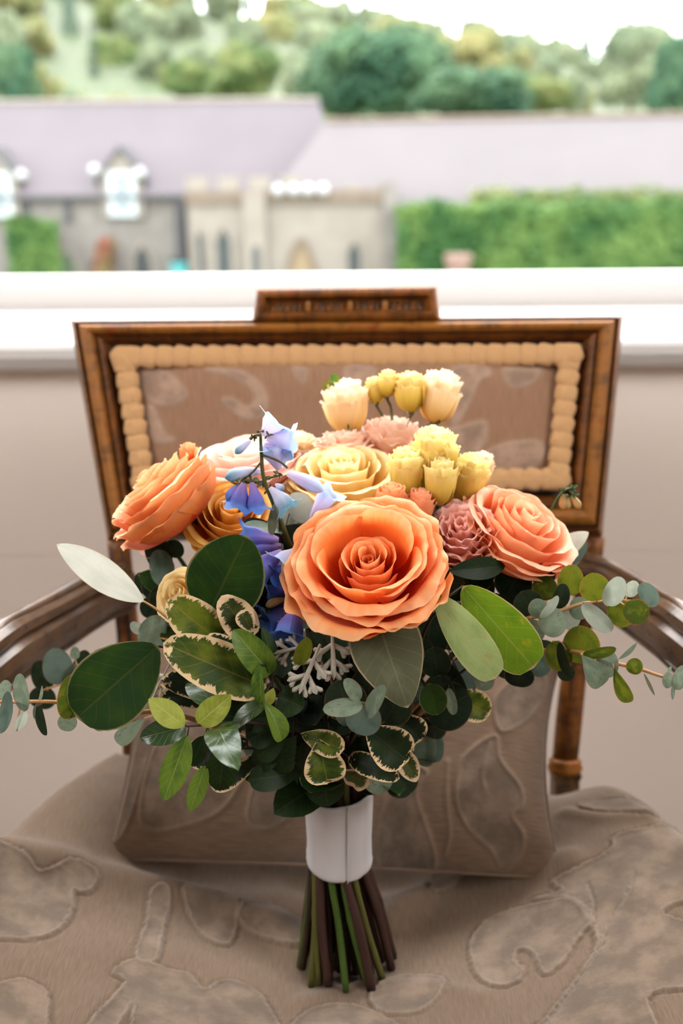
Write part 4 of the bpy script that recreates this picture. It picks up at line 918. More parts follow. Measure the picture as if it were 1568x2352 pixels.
sprig('salal_sprig', 'large dark green leaf beside the blue flowers', [(470, 1480, .61), (480, 1420, .605)], .0013, STEMM['brown'], [lf((480, 1408), (566, 1230), 182, .605, .598, m='big', s='broad', bend=.03, fold=.06, pet=False)], 'big')
sprig('pittosporum_sprig', 'variegated cream-edged sprig at the left of the bouquet', [(690, 1640, .63), (640, 1590, .60), (600, 1570, .59), (560, 1520, .59)], .0016, STEMM['brown'], [
    lf((510, 1478), (384, 1376), 104, .595, .585, m='var', s='blade', wave=.05, bend=.05), lf((578, 1462), (508, 1370), 84, .597, .592, m='varp', s='blade', wave=.06), lf((580, 1452), (553, 1402), 46, .59, m='varp', s='obov'),
    lf((612, 1580), (374, 1476), 122, .585, .572, m='var', s='blade', wave=.04, bend=.05, fold=.12), lf((610, 1560), (470, 1462), 80, .592, .588, m='vard', s='blade', wave=.08),
    lf((600, 1590), (370, 1560), 80, .60, .60, m='vard', s='blade', wave=.05), lf((600, 1600), (365, 1600), 60, .605, m='vard', s='blade', wave=.06), lf((610, 1590), (490, 1610), 60, .592, m='dark', s='blade'),
    lf((620, 1600), (528, 1692), 46, .577, .565, m='gloss', s='lance', r=.6, bend=.12, tw=.9)], 'var')
sprig('pittosporum_sprig', 'glossy green curling leaves left of the dusty miller', [(700, 1680, .63), (660, 1610, .595), (630, 1560, .585), (615, 1530, .58)], .0014, STEMM['brown'], [
    lf((622, 1548), (536, 1446), 74, .58, .575, m='mid', s='blade', fold=.35, bend=.1), lf((626, 1560), (600, 1440), 50, .585, .58, m='gloss', s='ovate', r=.8), lf((598, 1527), (606, 1624), 46, .570, .568, m='mid', s='lance', r=.7, fold=.5), lf((628, 1580), (600, 1622), 34, .57, m='lime', s='lance', r=-.5, fold=.4),
    lf((604, 1610), (646, 1702), 56, .57, .565, m='mid', s='obov', r=-.5, fold=.4, bend=.1), lf((640, 1600), (698, 1626), 84, .582, .575, m='dark', s='broad', bend=.12, fold=.3, wave=.04), lf((650, 1640), (690, 1560), 40, .60, m='dark', s='ovate'),
    lf((640, 1640), (560, 1660), 60, .59, m='dark', s='obov'), lf((650, 1660), (570, 1700), 66, .592, m='dark', s='obov'), lf((660, 1680), (590, 1740), 60, .59, m='dark', s='obov'), lf((670, 1700), (640, 1770), 60, .59, m='dark', s='obov')], 'mid')
sprig('young_leaf_sprig', 'sprig with lime green young leaves at the lower left', [(700, 1690, .62), (600, 1662, .585), (520, 1660, .572), (470, 1665, .568), (428, 1668, .565)], .0012, STEMM['red'], [
    lf((424, 1668), (341, 1605), 60, .564, .558, m='lime', s='lance', bend=.05), lf((455, 1662), (531, 1597), 64, .566, .56, m='lime', s='ovate', bend=.03, wave=.03), lf((429, 1668), (321, 1695), 62, .566, .56, m='gloss', s='broad', bend=.1, wave=.03),
    lf((430, 1690), (376, 1838), 66, .563, .557, m='mid', s='ovate', bend=.05, wave=.04), lf((500, 1670), (546, 1770), 80, .566, .512, m='gloss', s='broad', bend=.14, wave=.05, fold=.05), lf((516, 1715), (503, 1816), 74, .575, m='dark', s='broad'),
    lf((472, 1758), (436, 1864), 44, .572, .568, m='mid', s='ovate'), lf((484, 1622), (452, 1552), 74, .572, .606, m='gloss', s='broad', bend=.15, fold=.05), lf((468, 1690), (440, 1760), 46, .585, m='dark', s='ovate'), lf((520, 1690), (560, 1640), 40, .585, m='dark', s='ovate')], 'mid')
sprig('pittosporum_sprig', 'dark variegated leaves behind the lime sprig', [(690, 1740, .63), (600, 1720, .60), (520, 1720, .595)], .0013, STEMM['brown'], [
    lf((580, 1700), (430, 1740), 80, .60, m='vard', s='obov', wave=.05), lf((600, 1740), (480, 1800), 70, .602, m='vard', s='obov', wave=.04), lf((620, 1720), (560, 1790), 70, .60, m='vard', s='obov'), lf((692, 1774), (570, 1792), 66, .60, .585, m='dark', s='obov', bend=.08),
    lf((660, 1700), (585, 1760), 60, .592, m='dark', s='obov'), lf((680, 1690), (640, 1750), 50, .59, m='dark', s='obov'), lf((560, 1650), (500, 1640), 50, .60, m='dark', s='obov')], 'vard')
# --- lower middle
sprig('pittosporum_sprig', 'cream-edged variegated leaves just above the ribbon', [(750, 1770, .635), (740, 1720, .61), (760, 1690, .60)], .0014, STEMM['brown'], [
    lf((690, 1685), (790, 1722), 62, .598, .588, m='var', s='obov', wave=.08, bend=.1), lf((732, 1695), (752, 1800), 100, .592, .583, m='var', s='obov', wave=.06, bend=.08, fold=.25), lf((705, 1700), (700, 1780), 46, .60, m='dark', s='ovate', r=.7),
    lf((800, 1738), (918, 1788), 54, .60, .585, m='vard', s='blade', wave=.1, bend=.06), lf((775, 1765), (850, 1800), 50, .605, .60, m='varp', s='obov', wave=.12, r=.5), lf((742, 1772), (752, 1852), 92, .622, .612, m='dark', s='broad', bend=.06), lf((735, 1770), (700, 1815), 60, .63, m='dark', s='ovate')], 'var')
sprig('pittosporum_sprig', 'cream-edged leaves at the lower right of the bouquet', [(790, 1770, .64), (850, 1720, .61), (900, 1680, .60)], .0014, STEMM['brown'], [
    lf((838, 1670), (938, 1748), 104, .60, .588, m='vard', s='obov', wave=.05, bend=.06), lf((905, 1640), (968, 1700), 76, .605, .598, m='vard', s='obov', wave=.07), lf((918, 1720), (956, 1796), 52, .60, .592, m='varp', s='ovate', bend=.06), lf((840, 1720), (900, 1760), 60, .61, m='dark', s='obov'), lf((820, 1650), (880, 1700), 70, .61, m='dark', s='obov')], 'vard')
sprig('eucalyptus_sprig', 'grey-green eucalyptus leaves hanging at the lower right', [(800, 1790, .65), (860, 1770, .64), (930, 1720, .65), (985, 1690, .66)], .0012, STEMM['tan'], [
    lf((850, 1745), (880, 1822), 72, .625, .62, m='euc', s='round'), lf((895, 1765), (945, 1822), 80, .635, m='eucd', s='round'), lf((975, 1660), (978, 1762), 52, .66, m='euc', s='ellipse'), lf((995, 1670), (1000, 1752), 44, .665, m='teal', s='ellipse'), lf((960, 1640), (1020, 1690), 54, .66, m='eucd', s='round')], 'eucd')
sprig('eucalyptus_tip', 'small pale eucalyptus tip in the middle under the main rose', [(820, 1680, .60), (850, 1630, .575), (838, 1617, .57), (805, 1607, .565)], .0010, STEMM['olive'], [
    lf((832, 1620), (741, 1630), 44, .562, .556, m='euc', s='ellipse'), lf((826, 1608), (790, 1560), 38, .565, .56, m='euc', s='ellipse', r=.3), lf((843, 1648), (884, 1574), 40, .563, .56, m='euc', s='ellipse', r=-.4), disc(792, 1606, 100, 96, .58, -20, m='eucd'),
    disc(835, 1650, 84, 78, .575, 200, m='teal'), disc(850, 1570, 90, 86, .59, 10, m='eucd'), disc(800, 1640, 60, 56, .578, 180, m='teal'), disc(905, 1620, 90, 90, .60, 30, m='eucd')], 'euc')
def dusty(label, path, Bp, Tp, Y, scale=1.0, roll=0.0, tint='grey'):
    B, T = P(*Bp, Y), P(*Tp, Y - .004); a = nrm(T - B); L = np.linalg.norm(T - B); v = nrm(CAM - B); n = nrm(v - a * np.dot(v, a)); s = np.cross(a, n); n, s = n * math.cos(roll) + s * math.sin(roll), s * math.cos(roll) - n * math.sin(roll)
    mb = MB()
    def strip(p0, d, ln, w0, w1, z):
        sd = np.cross(d, n); K = 8; V = []
        for i in range(K + 1):
            t = i / K; w = 1.0 * (w0 + (w1 - w0) * t) * (1 if t < .8 else math.sqrt(max(.02, 1 - ((t - .8) / .2) ** 2)))
            c = p0 + d * ln * t + n * (z + .06 * ln * math.sin(t * 2.2))
            V += [c - sd * w / 2 - n * .0003, c + n * .0005, c + sd * w / 2 - n * .0003, c - n * .0009]
        Fq = [(4 * i + k, 4 * i + (k + 1) % 4, 4 * i + 4 + (k + 1) % 4, 4 * i + 4 + k) for i in range(K) for k in range(4)] + [(0, 1, 2, 3), (4 * K + 3, 4 * K + 2, 4 * K + 1, 4 * K)]
        mb.add(V, Fq)
    def rot(d, ang): return nrm(d * math.cos(ang) + np.cross(n, d) * math.sin(ang))
    strip(B, a, L, .05 * L, .12 * L, 0)
    for t, ln, an in ((.34, .40, 1.05), (.62, .40, .85)):
        for sg in (-1, 1):
            d = rot(a, sg * an); p = B + a * L * t; strip(p, d, ln * L, .09 * L, .12 * L, -.0003)
            for e, q in ((-.75, .5), (.75, .62)): strip(p + d * ln * L * q, rot(d, e), ln * L * .48, .085 * L, .095 * L, -.0004)
    for e in (-.65, .65): strip(T - a * L * .16, rot(a, e), L * .24, .09 * L, .1 * L, -.0003)
    return mb
DM = NT('dusty_miller_felt'); _n = DM.noise(DM.coord(), 500, 3); DUSTY = DM.done(DM.bsdf(DM.mix(_n, (0.30, 0.26, 0.20), (0.46, 0.42, 0.35)), 0.9, 0.1, sheen=0.4))
stm = MB().tube(spline([BIND, P(745, 1560, .62), P(735, 1490, .60), P(740, 1450, .60)], 16), [.0012] * 16, 6).make('dusty_miller_sprig', DUSTY, bq, label='felty grey dusty miller sprig under the main rose')
for Bp, Tp, Y, r in (((735, 1480), (688, 1592), .578, .1), ((762, 1440), (765, 1560), .583, -.2), ((720, 1480), (628, 1502), .588, .2), ((720, 1440), (770, 1400), .60, .3), ((700, 1440), (640, 1420), .61, .3)):
    m = dusty('', None, Bp, Tp, Y, roll=r); m.make('lobed_leaf', DUSTY, stm)
m = dusty('', None, (392, 1520), (352, 1612), .615, roll=1.0); stm2 = MB().tube(spline([BIND, P(450, 1540, .64), P(392, 1520, .616)], 12), .0011, 6).make('dusty_miller_sprig', DUSTY, bq, label='dusty miller leaf seen edge-on beside the large dark leaf'); m.make('lobed_leaf', DUSTY, stm2)
sprig('eucalyptus_sprig', 'small reddish leaf tip by the dusty miller', [(760, 1560, .60), (725, 1520, .585), (690, 1520, .578)], .0009, STEMM['tan'], [lf((682, 1527), (707, 1464), 40, .572, .57, m='eucg', s='ellipse', r=.3), lf((748, 1512), (714, 1450), 44, .588, m='eucd', s='ellipse')], 'eucd')
# --- right of the main rose
sprig('gum_leaf_sprig', 'two large light green gum leaves right of the main rose', [(930, 1560, .63), (980, 1440, .60), (1005, 1400, .592)], .0014, STEMM['red'], [
    lf((1002, 1366), (1139, 1558), 92, .588, .570, m='light', s='gum', bend=.06, fold=.12), lf((1062, 1346), (1226, 1534), 124, .60, .592, m='vivid', s='gum', bend=.05, fold=.08)], 'light')
sprig('gum_leaf_sprig', 'broad olive grey leaf hanging under the main rose', [(870, 1580, .62), (865, 1470, .60), (872, 1430, .595)], .0013, STEMM['brown'], [lf((862, 1410), (936, 1626), 140, .592, .565, m='olive', s='trap', bend=.05, fold=.1)], 'olive')
sprig('eucalyptus_sprig', 'dark leaves below the right gum leaves', [(900, 1720, .64), (960, 1630, .63), (1040, 1560, .63), (1090, 1520, .63)], .0014, STEMM['brown'], [
    lf((985, 1570), (1004, 1642), 66, .60, m='big', s='broad'), disc(1030, 1622, 110, 112, .625, 60, m='eucd'), lf((1050, 1600), (1125, 1640), 76, .635, m='var', s='round'), lf((1030, 1580), (1042, 1642), 26, .61, m='euc', s='ellipse'),
    disc(1010, 1590, 70, 80, .62, 0, m='eucd'), disc(1060, 1555, 80, 90, .64, 20, m='teal'), disc(960, 1500, 80, 80, .63, 10, m='eucd'), disc(1000, 1520, 70, 70, .625, -10, m='eucd'), disc(985, 1455, 100, 100, .645, 10, m='eucd'), disc(1040, 1440, 90, 110, .65, 10, m='eucd'), disc(1110, 1400, 110, 90, .655, 40, m='dark'), disc(930, 1460, 80, 90, .64, -10, m='eucd'), disc(1090, 1340, 100, 80, .67, 30, m='eucd'), disc(1180, 1340, 90, 80, .67, 30, m='eucd'), disc(1112, 1562, 46, 50, .615, 180, m='euc')], 'eucd')
sprig('eucalyptus_sprig', 'upper right eucalyptus sprig with yellow-green round leaves', [(1110, 1480, .64), (1200, 1425, .635), (1260, 1412, .63), (1340, 1386, .625), (1420, 1380, .62), (1490, 1382, .62)], .0015, STEMM['tan'], [
    disc(1365, 1348, 70, 66, .615, -10, m='eucg'), disc(1410, 1358, 52, 74, .61, 25, m='eucp', r=.3), disc(1449, 1352, 36, 42, .625, 30, m='eucp', r=.4), disc(1489, 1366, 62, 44, .62, 60, m='teal'), disc(1460, 1405, 60, 62, .605, 120, m='eucg'), disc(1424, 1408, 60, 70, .615, 140, m='eucg'),
    lf((1338, 1384), (1404, 1450), 46, .61, m='eucp', s='ellipse', r=.3), disc(1330, 1397, 54, 48, .63, 100, m='euc'), lf((1240, 1419), (1281, 1368), 26, .615, m='eucp', s='ellipse', r=.6), disc(1235, 1396, 46, 44, .62, -10, m='euc'), disc(1269, 1429, 70, 64, .615, 80, m='euc'), disc(1306, 1420, 50, 54, .63, 120, m='eucp'),
    disc(1218, 1450, 66, 58, .63, 180, m='euc'), disc(1212, 1386, 72, 64, .645, -30, m='eucd'), disc(1310, 1332, 60, 72, .64, 10, m='eucg'), disc(1287, 1369, 42, 60, .63, 10, m='eucd', r=.4), disc(1250, 1350, 60, 60, .65, -10, m='eucg'), disc(1246, 1318, 60, 50, .66, 0, m='eucd')], 'euc')
sprig('eucalyptus_sprig', 'lower right eucalyptus sprig tapering to the picture edge', [(1120, 1520, .645), (1200, 1500, .635), (1270, 1494, .625), (1340, 1500, .615), (1410, 1522, .612), (1470, 1537, .61), (1530, 1556, .61), (1580, 1562, .61)], .0016, STEMM['tan'], [
    disc(1334, 1480, 86, 88, .62, -5, m='eucg'), lf((1338, 1502), (1415, 1490), 32, .608, m='eucg', s='ellipse', r=.6), lf((1336, 1505), (1384, 1574), 58, .605, m='euc', s='obov', r=-.2), disc(1394, 1522, 50, 70, .612, 170, m='euc'), disc(1282, 1506, 62, 72, .62, 160, m='eucg'),
    lf((1286, 1474), (1312, 1562), 32, .61, m='eucd', s='ellipse', r=.7), disc(1238, 1522, 56, 66, .64, 180, m='teal'), disc(1457, 1530, 38, 38, .608, 20, m='eucg'), lf((1410, 1534), (1444, 1614), 38, .608, m='eucg', s='obov', r=.3), lf((1420, 1514), (1462, 1476), 16, .61, m='euc', s='lance', r=.8),
    disc(1533, 1562, 24, 38, .608, 5, m='euc'), disc(1562, 1556, 34, 60, .606, 20, m='euc'), lf((1478, 1546), (1503, 1598), 8, .61, m='olive', s='lance'), lf((1546, 1566), (1544, 1608), 9, .61, m='euc', s='lance'), lf((1534, 1545), (1541, 1530), 8, .61, m='euc', s='lance'), disc(1192, 1552, 70, 52, .64, 190, m='eucd'), disc(1300, 1545, 40, 40, .63, 180, m='eucd'), disc(1165, 1530, 60, 60, .65, 190, m='eucd')], 'euc')
sprig('silver_leaf_sprig', 'pale leaf tucked behind the right orange rose', [(1200, 1330, .69), (1260, 1285, .70)], .0012, STEMM['green'], [lf((1245, 1290), (1352, 1222), 50, .70, m='silver', s='lance', bend=.08), lf((1285, 1295), (1348, 1245), 46, .71, m='teal', s='lance'), disc(1300, 1290, 60, 50, .71, 60, m='teal'), lf((1160, 1300), (1030, 1312), 54, .645, .625, m='dark', s='lance', bend=.08)], 'silver')
sprig('gum_leaf_sprig', 'olive leaf pair above the large dark leaf by the blue stalk', [(650, 1330, .66), (650, 1250, .655), (640, 1225, .652)], .0012, STEMM['brown'], [lf((652, 1226), (556, 1212), 44, .652, .648, m='euc', s='obov', r=.9, bend=.08), lf((640, 1215), (556, 1205), 40, .66, m='eucd', s='obov'), lf((640, 1150), (622, 1232), 26, .645, m='olive', s='blade', r=.4), disc(690, 1165, 76, 60, .68, 60, m='eucp'), disc(650, 1185, 70, 60, .68, -40, m='eucp')], 'olive')
sprig('eucalyptus_sprig', 'tiny green tips behind the top pale flower', [(800, 990, .76), (780, 900, .775), (768, 880, .78)], .0009, STEMM['green'], [disc(770, 882, 50, 24, .78, 80, m='mid'), disc(750, 885, 20, 18, .78, -40, m='eucg'), disc(752, 922, 24, 16, .78, 80, m='mid')], 'mid')
# --- flowers
PM = {
 'orange': petal_mat('orange_rose_petal', (0.80, 0.05, 0.003), (0.92, 0.26, 0.042), (0.95, 0.57, 0.30), 0.38, .66),
 'coral': petal_mat('coral_rose_petal', (0.86, 0.11, 0.015), (0.93, 0.33, 0.11), (0.95, 0.62, 0.44)),
 'apricot': petal_mat('apricot_rose_petal', (0.84, 0.13, 0.012), (0.91, 0.32, 0.075), (0.95, 0.60, 0.36)),
 'blush': petal_mat('blush_rose_petal', (0.88, 0.44, 0.28), (0.91, 0.58, 0.45), (0.94, 0.79, 0.70)),
 'butter': petal_mat('butter_yellow_rose_petal', (0.93, 0.42, 0.03), (0.95, 0.70, 0.24), (0.96, 0.88, 0.64), 0.4),
 'amber': petal_mat('amber_rose_petal', (0.85, 0.27, 0.01), (0.92, 0.46, 0.05), (0.94, 0.64, 0.22)),
 'lemon': petal_mat('lemon_bud_petal', (0.62, 0.43, 0.04), (0.90, 0.68, 0.14), (0.95, 0.88, 0.58), 0.42),
 'cream': petal_mat('cream_peach_petal', (0.86, 0.55, 0.12), (0.94, 0.72, 0.38), (0.95, 0.86, 0.76), 0.42),
 'pink': petal_mat('salmon_pink_petal', (0.88, 0.28, 0.18), (0.93, 0.48, 0.38), (0.95, 0.68, 0.6), 0.45),
 'peachpink': petal_mat('peach_pink_petal', (0.90, 0.38, 0.20), (0.94, 0.62, 0.45), (0.95, 0.80, 0.70), 0.42),
}
def bez(p0, p1, p2, p3, t): return (1 - t) ** 3 * p0 + 3 * (1 - t) ** 2 * t * p1 + 3 * (1 - t) * t * t * p2 + t ** 3 * p3
def petal_geo(o, X, Y, Z, R, phi, Wd, r1, h1, deep, rec, ruf, rd, rs, nu=17, nv=13, freq=1.0, r0=.05, belly=.95):
    u = np.linspace(-1, 1, nu)[None, :].repeat(nv, 0); v = np.linspace(0, 1, nv)[:, None].repeat(nu, 1)
    k1, k2, k3, k4 = (rs.uniform(0, 6.28) for _ in range(4)); asym = rs.uniform(-.12, .12)
    sh = 1 - rd * np.abs(u + asym) ** 2.6 + .05 * np.cos(u * 9 * freq + k1) * ruf * 6
    vv = v * np.clip(sh, .3, 1.12)
    r = bez(r0, r1 * belly, r1 * 1.02, r1, vv); z = bez(-deep, -deep * .92, h1 - .55 * (h1 + deep) * .35, h1, vv)
    q = np.clip((vv - .66) / .34, 0, 1.3); r = r + rec * q ** 2; z = z - rec * .75 * q ** 3
    wa = Wd * (.34 + .66 * np.sin(np.clip(vv * 1.05, 0, 1) * PI / 2))
    ang = phi + u * wa
    e = np.clip(vv, 0, 1.1) ** 4; eu = e * (.55 + .45 * np.abs(u))
    wv = np.sin(u * 7.0 * freq + k2) * .6 + np.sin(u * 12.5 * freq + k3) * .4
    fr_ = np.sin(u * 24 * freq + k3) * .6 + np.sin(u * 37 * freq + k1) * .4
    r = r + ruf * .09 * e * e * fr_
    z = z + ruf * .12 * e * e * np.cos(u * 27 * freq + k2)
    r = r + ruf * .8 * eu * wv + .035 * u * vv + .018 * np.sin(u * 3.1 + k4) * vv ** 2
    z = z + ruf * eu * (np.sin(u * 8.3 * freq + k4) * .7 + np.sin(u * 15 * freq + k1) * .35) - .03 * (u ** 2) * vv
    r = np.abs(r)
    pts = o + R * (r * np.cos(ang))[..., None] * X + R * (r * np.sin(ang))[..., None] * Y + R * z[..., None] * Z
    return pts.reshape(-1, 3), grid_faces(nu, nv), np.stack([(u + 1) / 2, np.clip(vv / 1.05, 0, 1)], -1).reshape(-1, 2)
# layers: (count, rim radius, rim height, half angle, recurve, ruffle, shoulder)
OPEN = [(2, .06, .10, 2.2, .00, .0, .05), (3, .125, .14, 1.5, .012, .006, .08), (3, .20, .16, 1.3, .025, .01, .10), (3, .29, .14, 1.2, .05, .014, .12), (3, .35, .06, 1.05, .03, .02, .16),
        (4, .54, .32, 1.02, .10, .025, .2), (5, .67, .25, .92, .17, .035, .2), (5, .78, .13, .90, .20, .05, .2), (6, .90, .02, .80, .15, .06, .18), (6, .98, -.10, .78, .08, .075, .18)]
CUP = [(2, .08, .20, 2.1, .00, .0, .06), (3, .16, .24, 1.5, .01, .01, .1), (3, .28, .25, 1.3, .04, .012, .12), (3, .44, .23, 1.2, .07, .018, .15), (4, .60, .20, 1.05, .10, .025, .16),
       (4, .76, .13, 1.02, .14, .035, .18), (5, .90, .02, .92, .16, .045, .18), (5, .98, -.18, .90, .14, .055, .18), (4, 1.0, -.42, .95, .10, .055, .18)]
BUD = [(3, .12, .98, 1.8, .0, .03, .06), (3, .26, .96, 1.45, .02, .05, .08), (4, .42, .90, 1.15, .03, .06, .08), (4, .56, .76, 1.0, .07, .07, .10), (3, .62, .50, .95, .12, .07, .14)]
TIGHT = [(3, .2, .95, 1.7, .0, .01, .3), (3, .38, .80, 1.2, .02, .03, .3), (4, .5, .60, .95, .10, .05, .3)]
RUFF = [(3, .14, .30, 1.7, .02, .05, .06), (4, .30, .34, 1.25, .05, .08, .06), (4, .48, .32, 1.1, .07, .09, .08), (5, .64, .24, .95, .09, .10, .08), (5, .80, .10, .88, .11, .10, .1), (5, .92, -.08, .85, .11, .09, .1), (4, .98, -.32, .9, .09, .08, .12)]
def bloom(name, label, px, py, Y, Rpx, axis, layers, mat, seed, deep=.62, freq=1.0, smat='green', stem=True, stem_to=None, spin=0.0, hs=1.0, sep=True, srad=.0016):
    o = P(px, py, Y); Z = cdir(*axis); R = Rpx * scale_at(o); X = nrm(np.cross([.2, .1, 1.0] if abs(Z[2]) < .9 else [0, 1, .1], Z)); Yv = np.cross(Z, X); rs = random.Random(seed)
    bot = o - Z * R * deep; mb = MB()
    ring = [(0, .05), (.04, .10), (.12, .13), (.2, .10)]
    V, Fq = tube_mesh([bot - Z * R * .16, bot - Z * R * .08, bot, bot + Z * R * .06], [R * .05, R * .11, R * .14, R * .10], 10); mb.add(V, Fq)
    if sep:
        for k in range(5):
            a = 2 * PI * k / 5 + seed; d = X * math.cos(a) + Yv * math.sin(a)
            V, Fq, _ = leaf_geo(bot + d * R * .08, bot + d * R * .42 + Z * R * rs.uniform(-.1, .25), R * .16, 'lance', 0, .12, .1, 0, 0, 5, 7, nref=d - Z * .6); mb.add(V, Fq)
    if stem:
        if stem_to is not None: pts = [bot - Z * R * .1] + [P(*q) for q in stem_to]
        else:
            e = bot - Z * R * .1; pts = [e, e - Z * R * .5 + (BIND - e) * .1, e * .45 + BIND * .55, BIND]
        V, Fq = tube_mesh(spline(pts, 14), srad, 7); mb.add(V, Fq)
    root = mb.make(name, STEMM[smat], bq, label=label)
    n_ = 0
    for li, (n, r1, h1, Wd, rec, ruf, rd) in enumerate(layers):
        off = spin + li * 1.13 + rs.uniform(-.2, .2)
        for k in range(n):
            ph = off + 2 * PI * k / n + rs.uniform(-.14, .14)
            V, Fq, UV = petal_geo(o, X, Yv, Z, R, ph, Wd * rs.uniform(.92, 1.1), r1 * rs.uniform(.92, 1.08), (h1 + rs.uniform(-.05, .05)) * hs, deep, rec * rs.uniform(.6, 1.4), ruf, rd, rs, freq=freq, nu=27 if li > 2 else 15, nv=14 if li > 1 else 10, belly=.95 if layers is not BUD else 1.12)
            mk('petal', V, Fq, PM[mat], root, uv=UV); n_ += 1
    return root
bloom('rose', 'largest fully open orange rose facing the camera in the middle', 846, 1286, .60, 184, (-.08, .62, .78), OPEN, 'orange', 1, .6, 1.15, spin=.6)
bloom('rose', 'open coral orange rose at the right side', 1206, 1194, .675, 130, (.42, .74, .52), CUP, 'coral', 2, .95)
bloom('rose', 'apricot orange rose at the left side seen from the side', 350, 1112, .685, 128, (-.62, .70, .22), CUP, 'apricot', 3, 1.0, 1.1)
bloom('rose', 'pale blush rose behind the blue stalk', 566, 1042, .735, 122, (-.16, .93, .36), CUP, 'blush', 4, .75)
bloom('rose', 'butter yellow rose above the main rose', 788, 1078, .715, 126, (.0, .86, .50), CUP, 'butter', 5, .75)
bloom('rose', 'amber orange rose half hidden between the left rose and the blue flowers', 530, 1172, .68, 104, (.1, .6, .72), CUP, 'amber', 6, .8)
bloom('rose', 'amber rose partly hidden behind the large dark leaf', 520, 1275, .655, 80, (-.1, .7, .6), CUP, 'amber', 16, .8)
bloom('rose', 'small peach rose at the left below the roses behind the leaves', 410, 1362, .63, 62, (-.35, .35, .8), CUP, 'butter', 7, .8)
bloom('rose', 'peach pink rose at the back under the top buds', 905, 988, .765, 80, (.1, .9, .3), RUFF, 'peachpink', 8, .8)
bloom('rose', 'pale pink bloom behind the butter yellow rose', 795, 1010, .755, 66, (0, .95, .2), RUFF, 'peachpink', 9, .7)
bloom('rose', 'pale peach bloom right behind the blue stalk top', 680, 1010, .765, 54, (.1, .9, .3), RUFF, 'cream', 10, .8)
bloom('lisianthus', 'ruffled salmon pink lisianthus between the main and the right rose', 1060, 1215, .662, 92, (-.15, .66, .74), RUFF, 'pink', 11, .75, 1.6)
bloom('lisianthus', 'ruffled pink bloom under the left apricot rose', 345, 1222, .705, 48, (-.3, .2, .5), RUFF, 'peachpink', 12, .8, 1.5)
bloom('lisianthus', 'coral bud right above the main rose', 962, 1176, .67, 56, (.1, .9, .3), BUD, 'coral', 13, .5)
bloom('lisianthus', 'small coral bud behind the main rose rim', 898, 1155, .665, 50, (0, .9, .4), BUD, 'apricot', 19, .5)
bloom('lisianthus', 'cream lisianthus bloom at the top of the bouquet', 797, 945, .775, 84, (-.1, .97, .2), [(n, r, h * .9, w, rc, rf, rd) for n, r, h, w, rc, rf, rd in BUD], 'cream', 14, .65, 1.4)
bloom('lisianthus', 'pale peach lisianthus bud on a long stem at the top right', 1006, 925, .775, 76, (.2, .97, .15), BUD, 'cream', 15, .62, 1.4, 'olive', stem_to=[(985, 990, .775), (960, 1080, .76)])
bloom('lisianthus', 'yellow lisianthus bud beside the pale peach one', 942, 908, .77, 56, (-.08, .98, .2), BUD, 'lemon', 17, .7, 1.4, 'olive', stem_to=[(935, 970, .77), (912, 1035, .76), (905, 1090, .75)], srad=.0013)
bloom('lisianthus', 'small yellow bud with a thin stem, topmost of the bouquet', 890, 884, .77, 36, (.05, .99, .15), BUD, 'lemon', 18, .8, 1.3, 'olive', stem_to=[(898, 940, .77), (902, 1000, .76)], srad=.0011)
bloom('lisianthus', 'little yellow bud left of the topmost bud', 862, 900, .775, 36, (-.1, .98, .2), BUD, 'lemon', 20, .8, 1.3, 'olive', stem_to=[(880, 960, .775), (890, 1010, .77)], srad=.0011)
bloom('lisianthus', 'yellow lisianthus cup beside the butter yellow rose', 936, 1090, .69, 66, (-.05, .95, .25), BUD, 'lemon', 21, .95, 1.2, 'brown', stem_to=[(935, 1160, .685), (930, 1220, .67)])
bloom('lisianthus', 'pale yellow ruffled bloom in the yellow cluster', 994, 1055, .70, 80, (.05, .95, .25), BUD, 'lemon', 22, .8, 1.6, 'brown', stem_to=[(985, 1130, .69), (980, 1200, .675)])
bloom('lisianthus', 'yellow bud low in the yellow cluster', 1010, 1108, .68, 62, (.05, .95, .25), BUD, 'lemon', 23, .9, 1.4, 'brown', stem_to=[(1000, 1150, .675), (988, 1210, .665)])
bloom('lisianthus', 'yellow bloom touching the right coral rose', 1075, 1105, .70, 66, (.15, .9, .3), BUD, 'lemon', 24, .9, 1.4)
bloom('lisianthus', 'closed greenish bud standing above the yellow cluster', 1036, 1046, .685, 34, (.05, .98, .15), TIGHT, 'lemon', 25, 1.0, 1.2, 'olive', stem_to=[(1038, 1080, .685), (1020, 1140, .68), (990, 1205, .67)], srad=.0013)
bloom('lisianthus', 'small bud below the closed greenish bud', 1052, 1075, .688, 16, (.3, .9, .2), TIGHT, 'lemon', 26, 1.0, 1.2, 'olive', stem_to=[(1040, 1100, .686)], srad=.0010)
bloom('lisianthus', 'tiny closed bud behind the yellow cluster', 965, 1008, .73, 20, (0, .98, .2), TIGHT, 'lemon', 27, 1.0, 1.2, 'olive', stem_to=[(965, 1060, .72)], srad=.0010)
bloom('lisianthus', 'yellow lisianthus edge behind the right rose', 1100, 1085, .73, 50, (.2, .9, .2), BUD, 'cream', 28, .9, 1.2)
bloom('lisianthus', 'peach bud at the upper left of the blush rose', 432, 1045, .71, 30, (.1, .97, .1), BUD, 'apricot', 29, 1.0, 1.2)
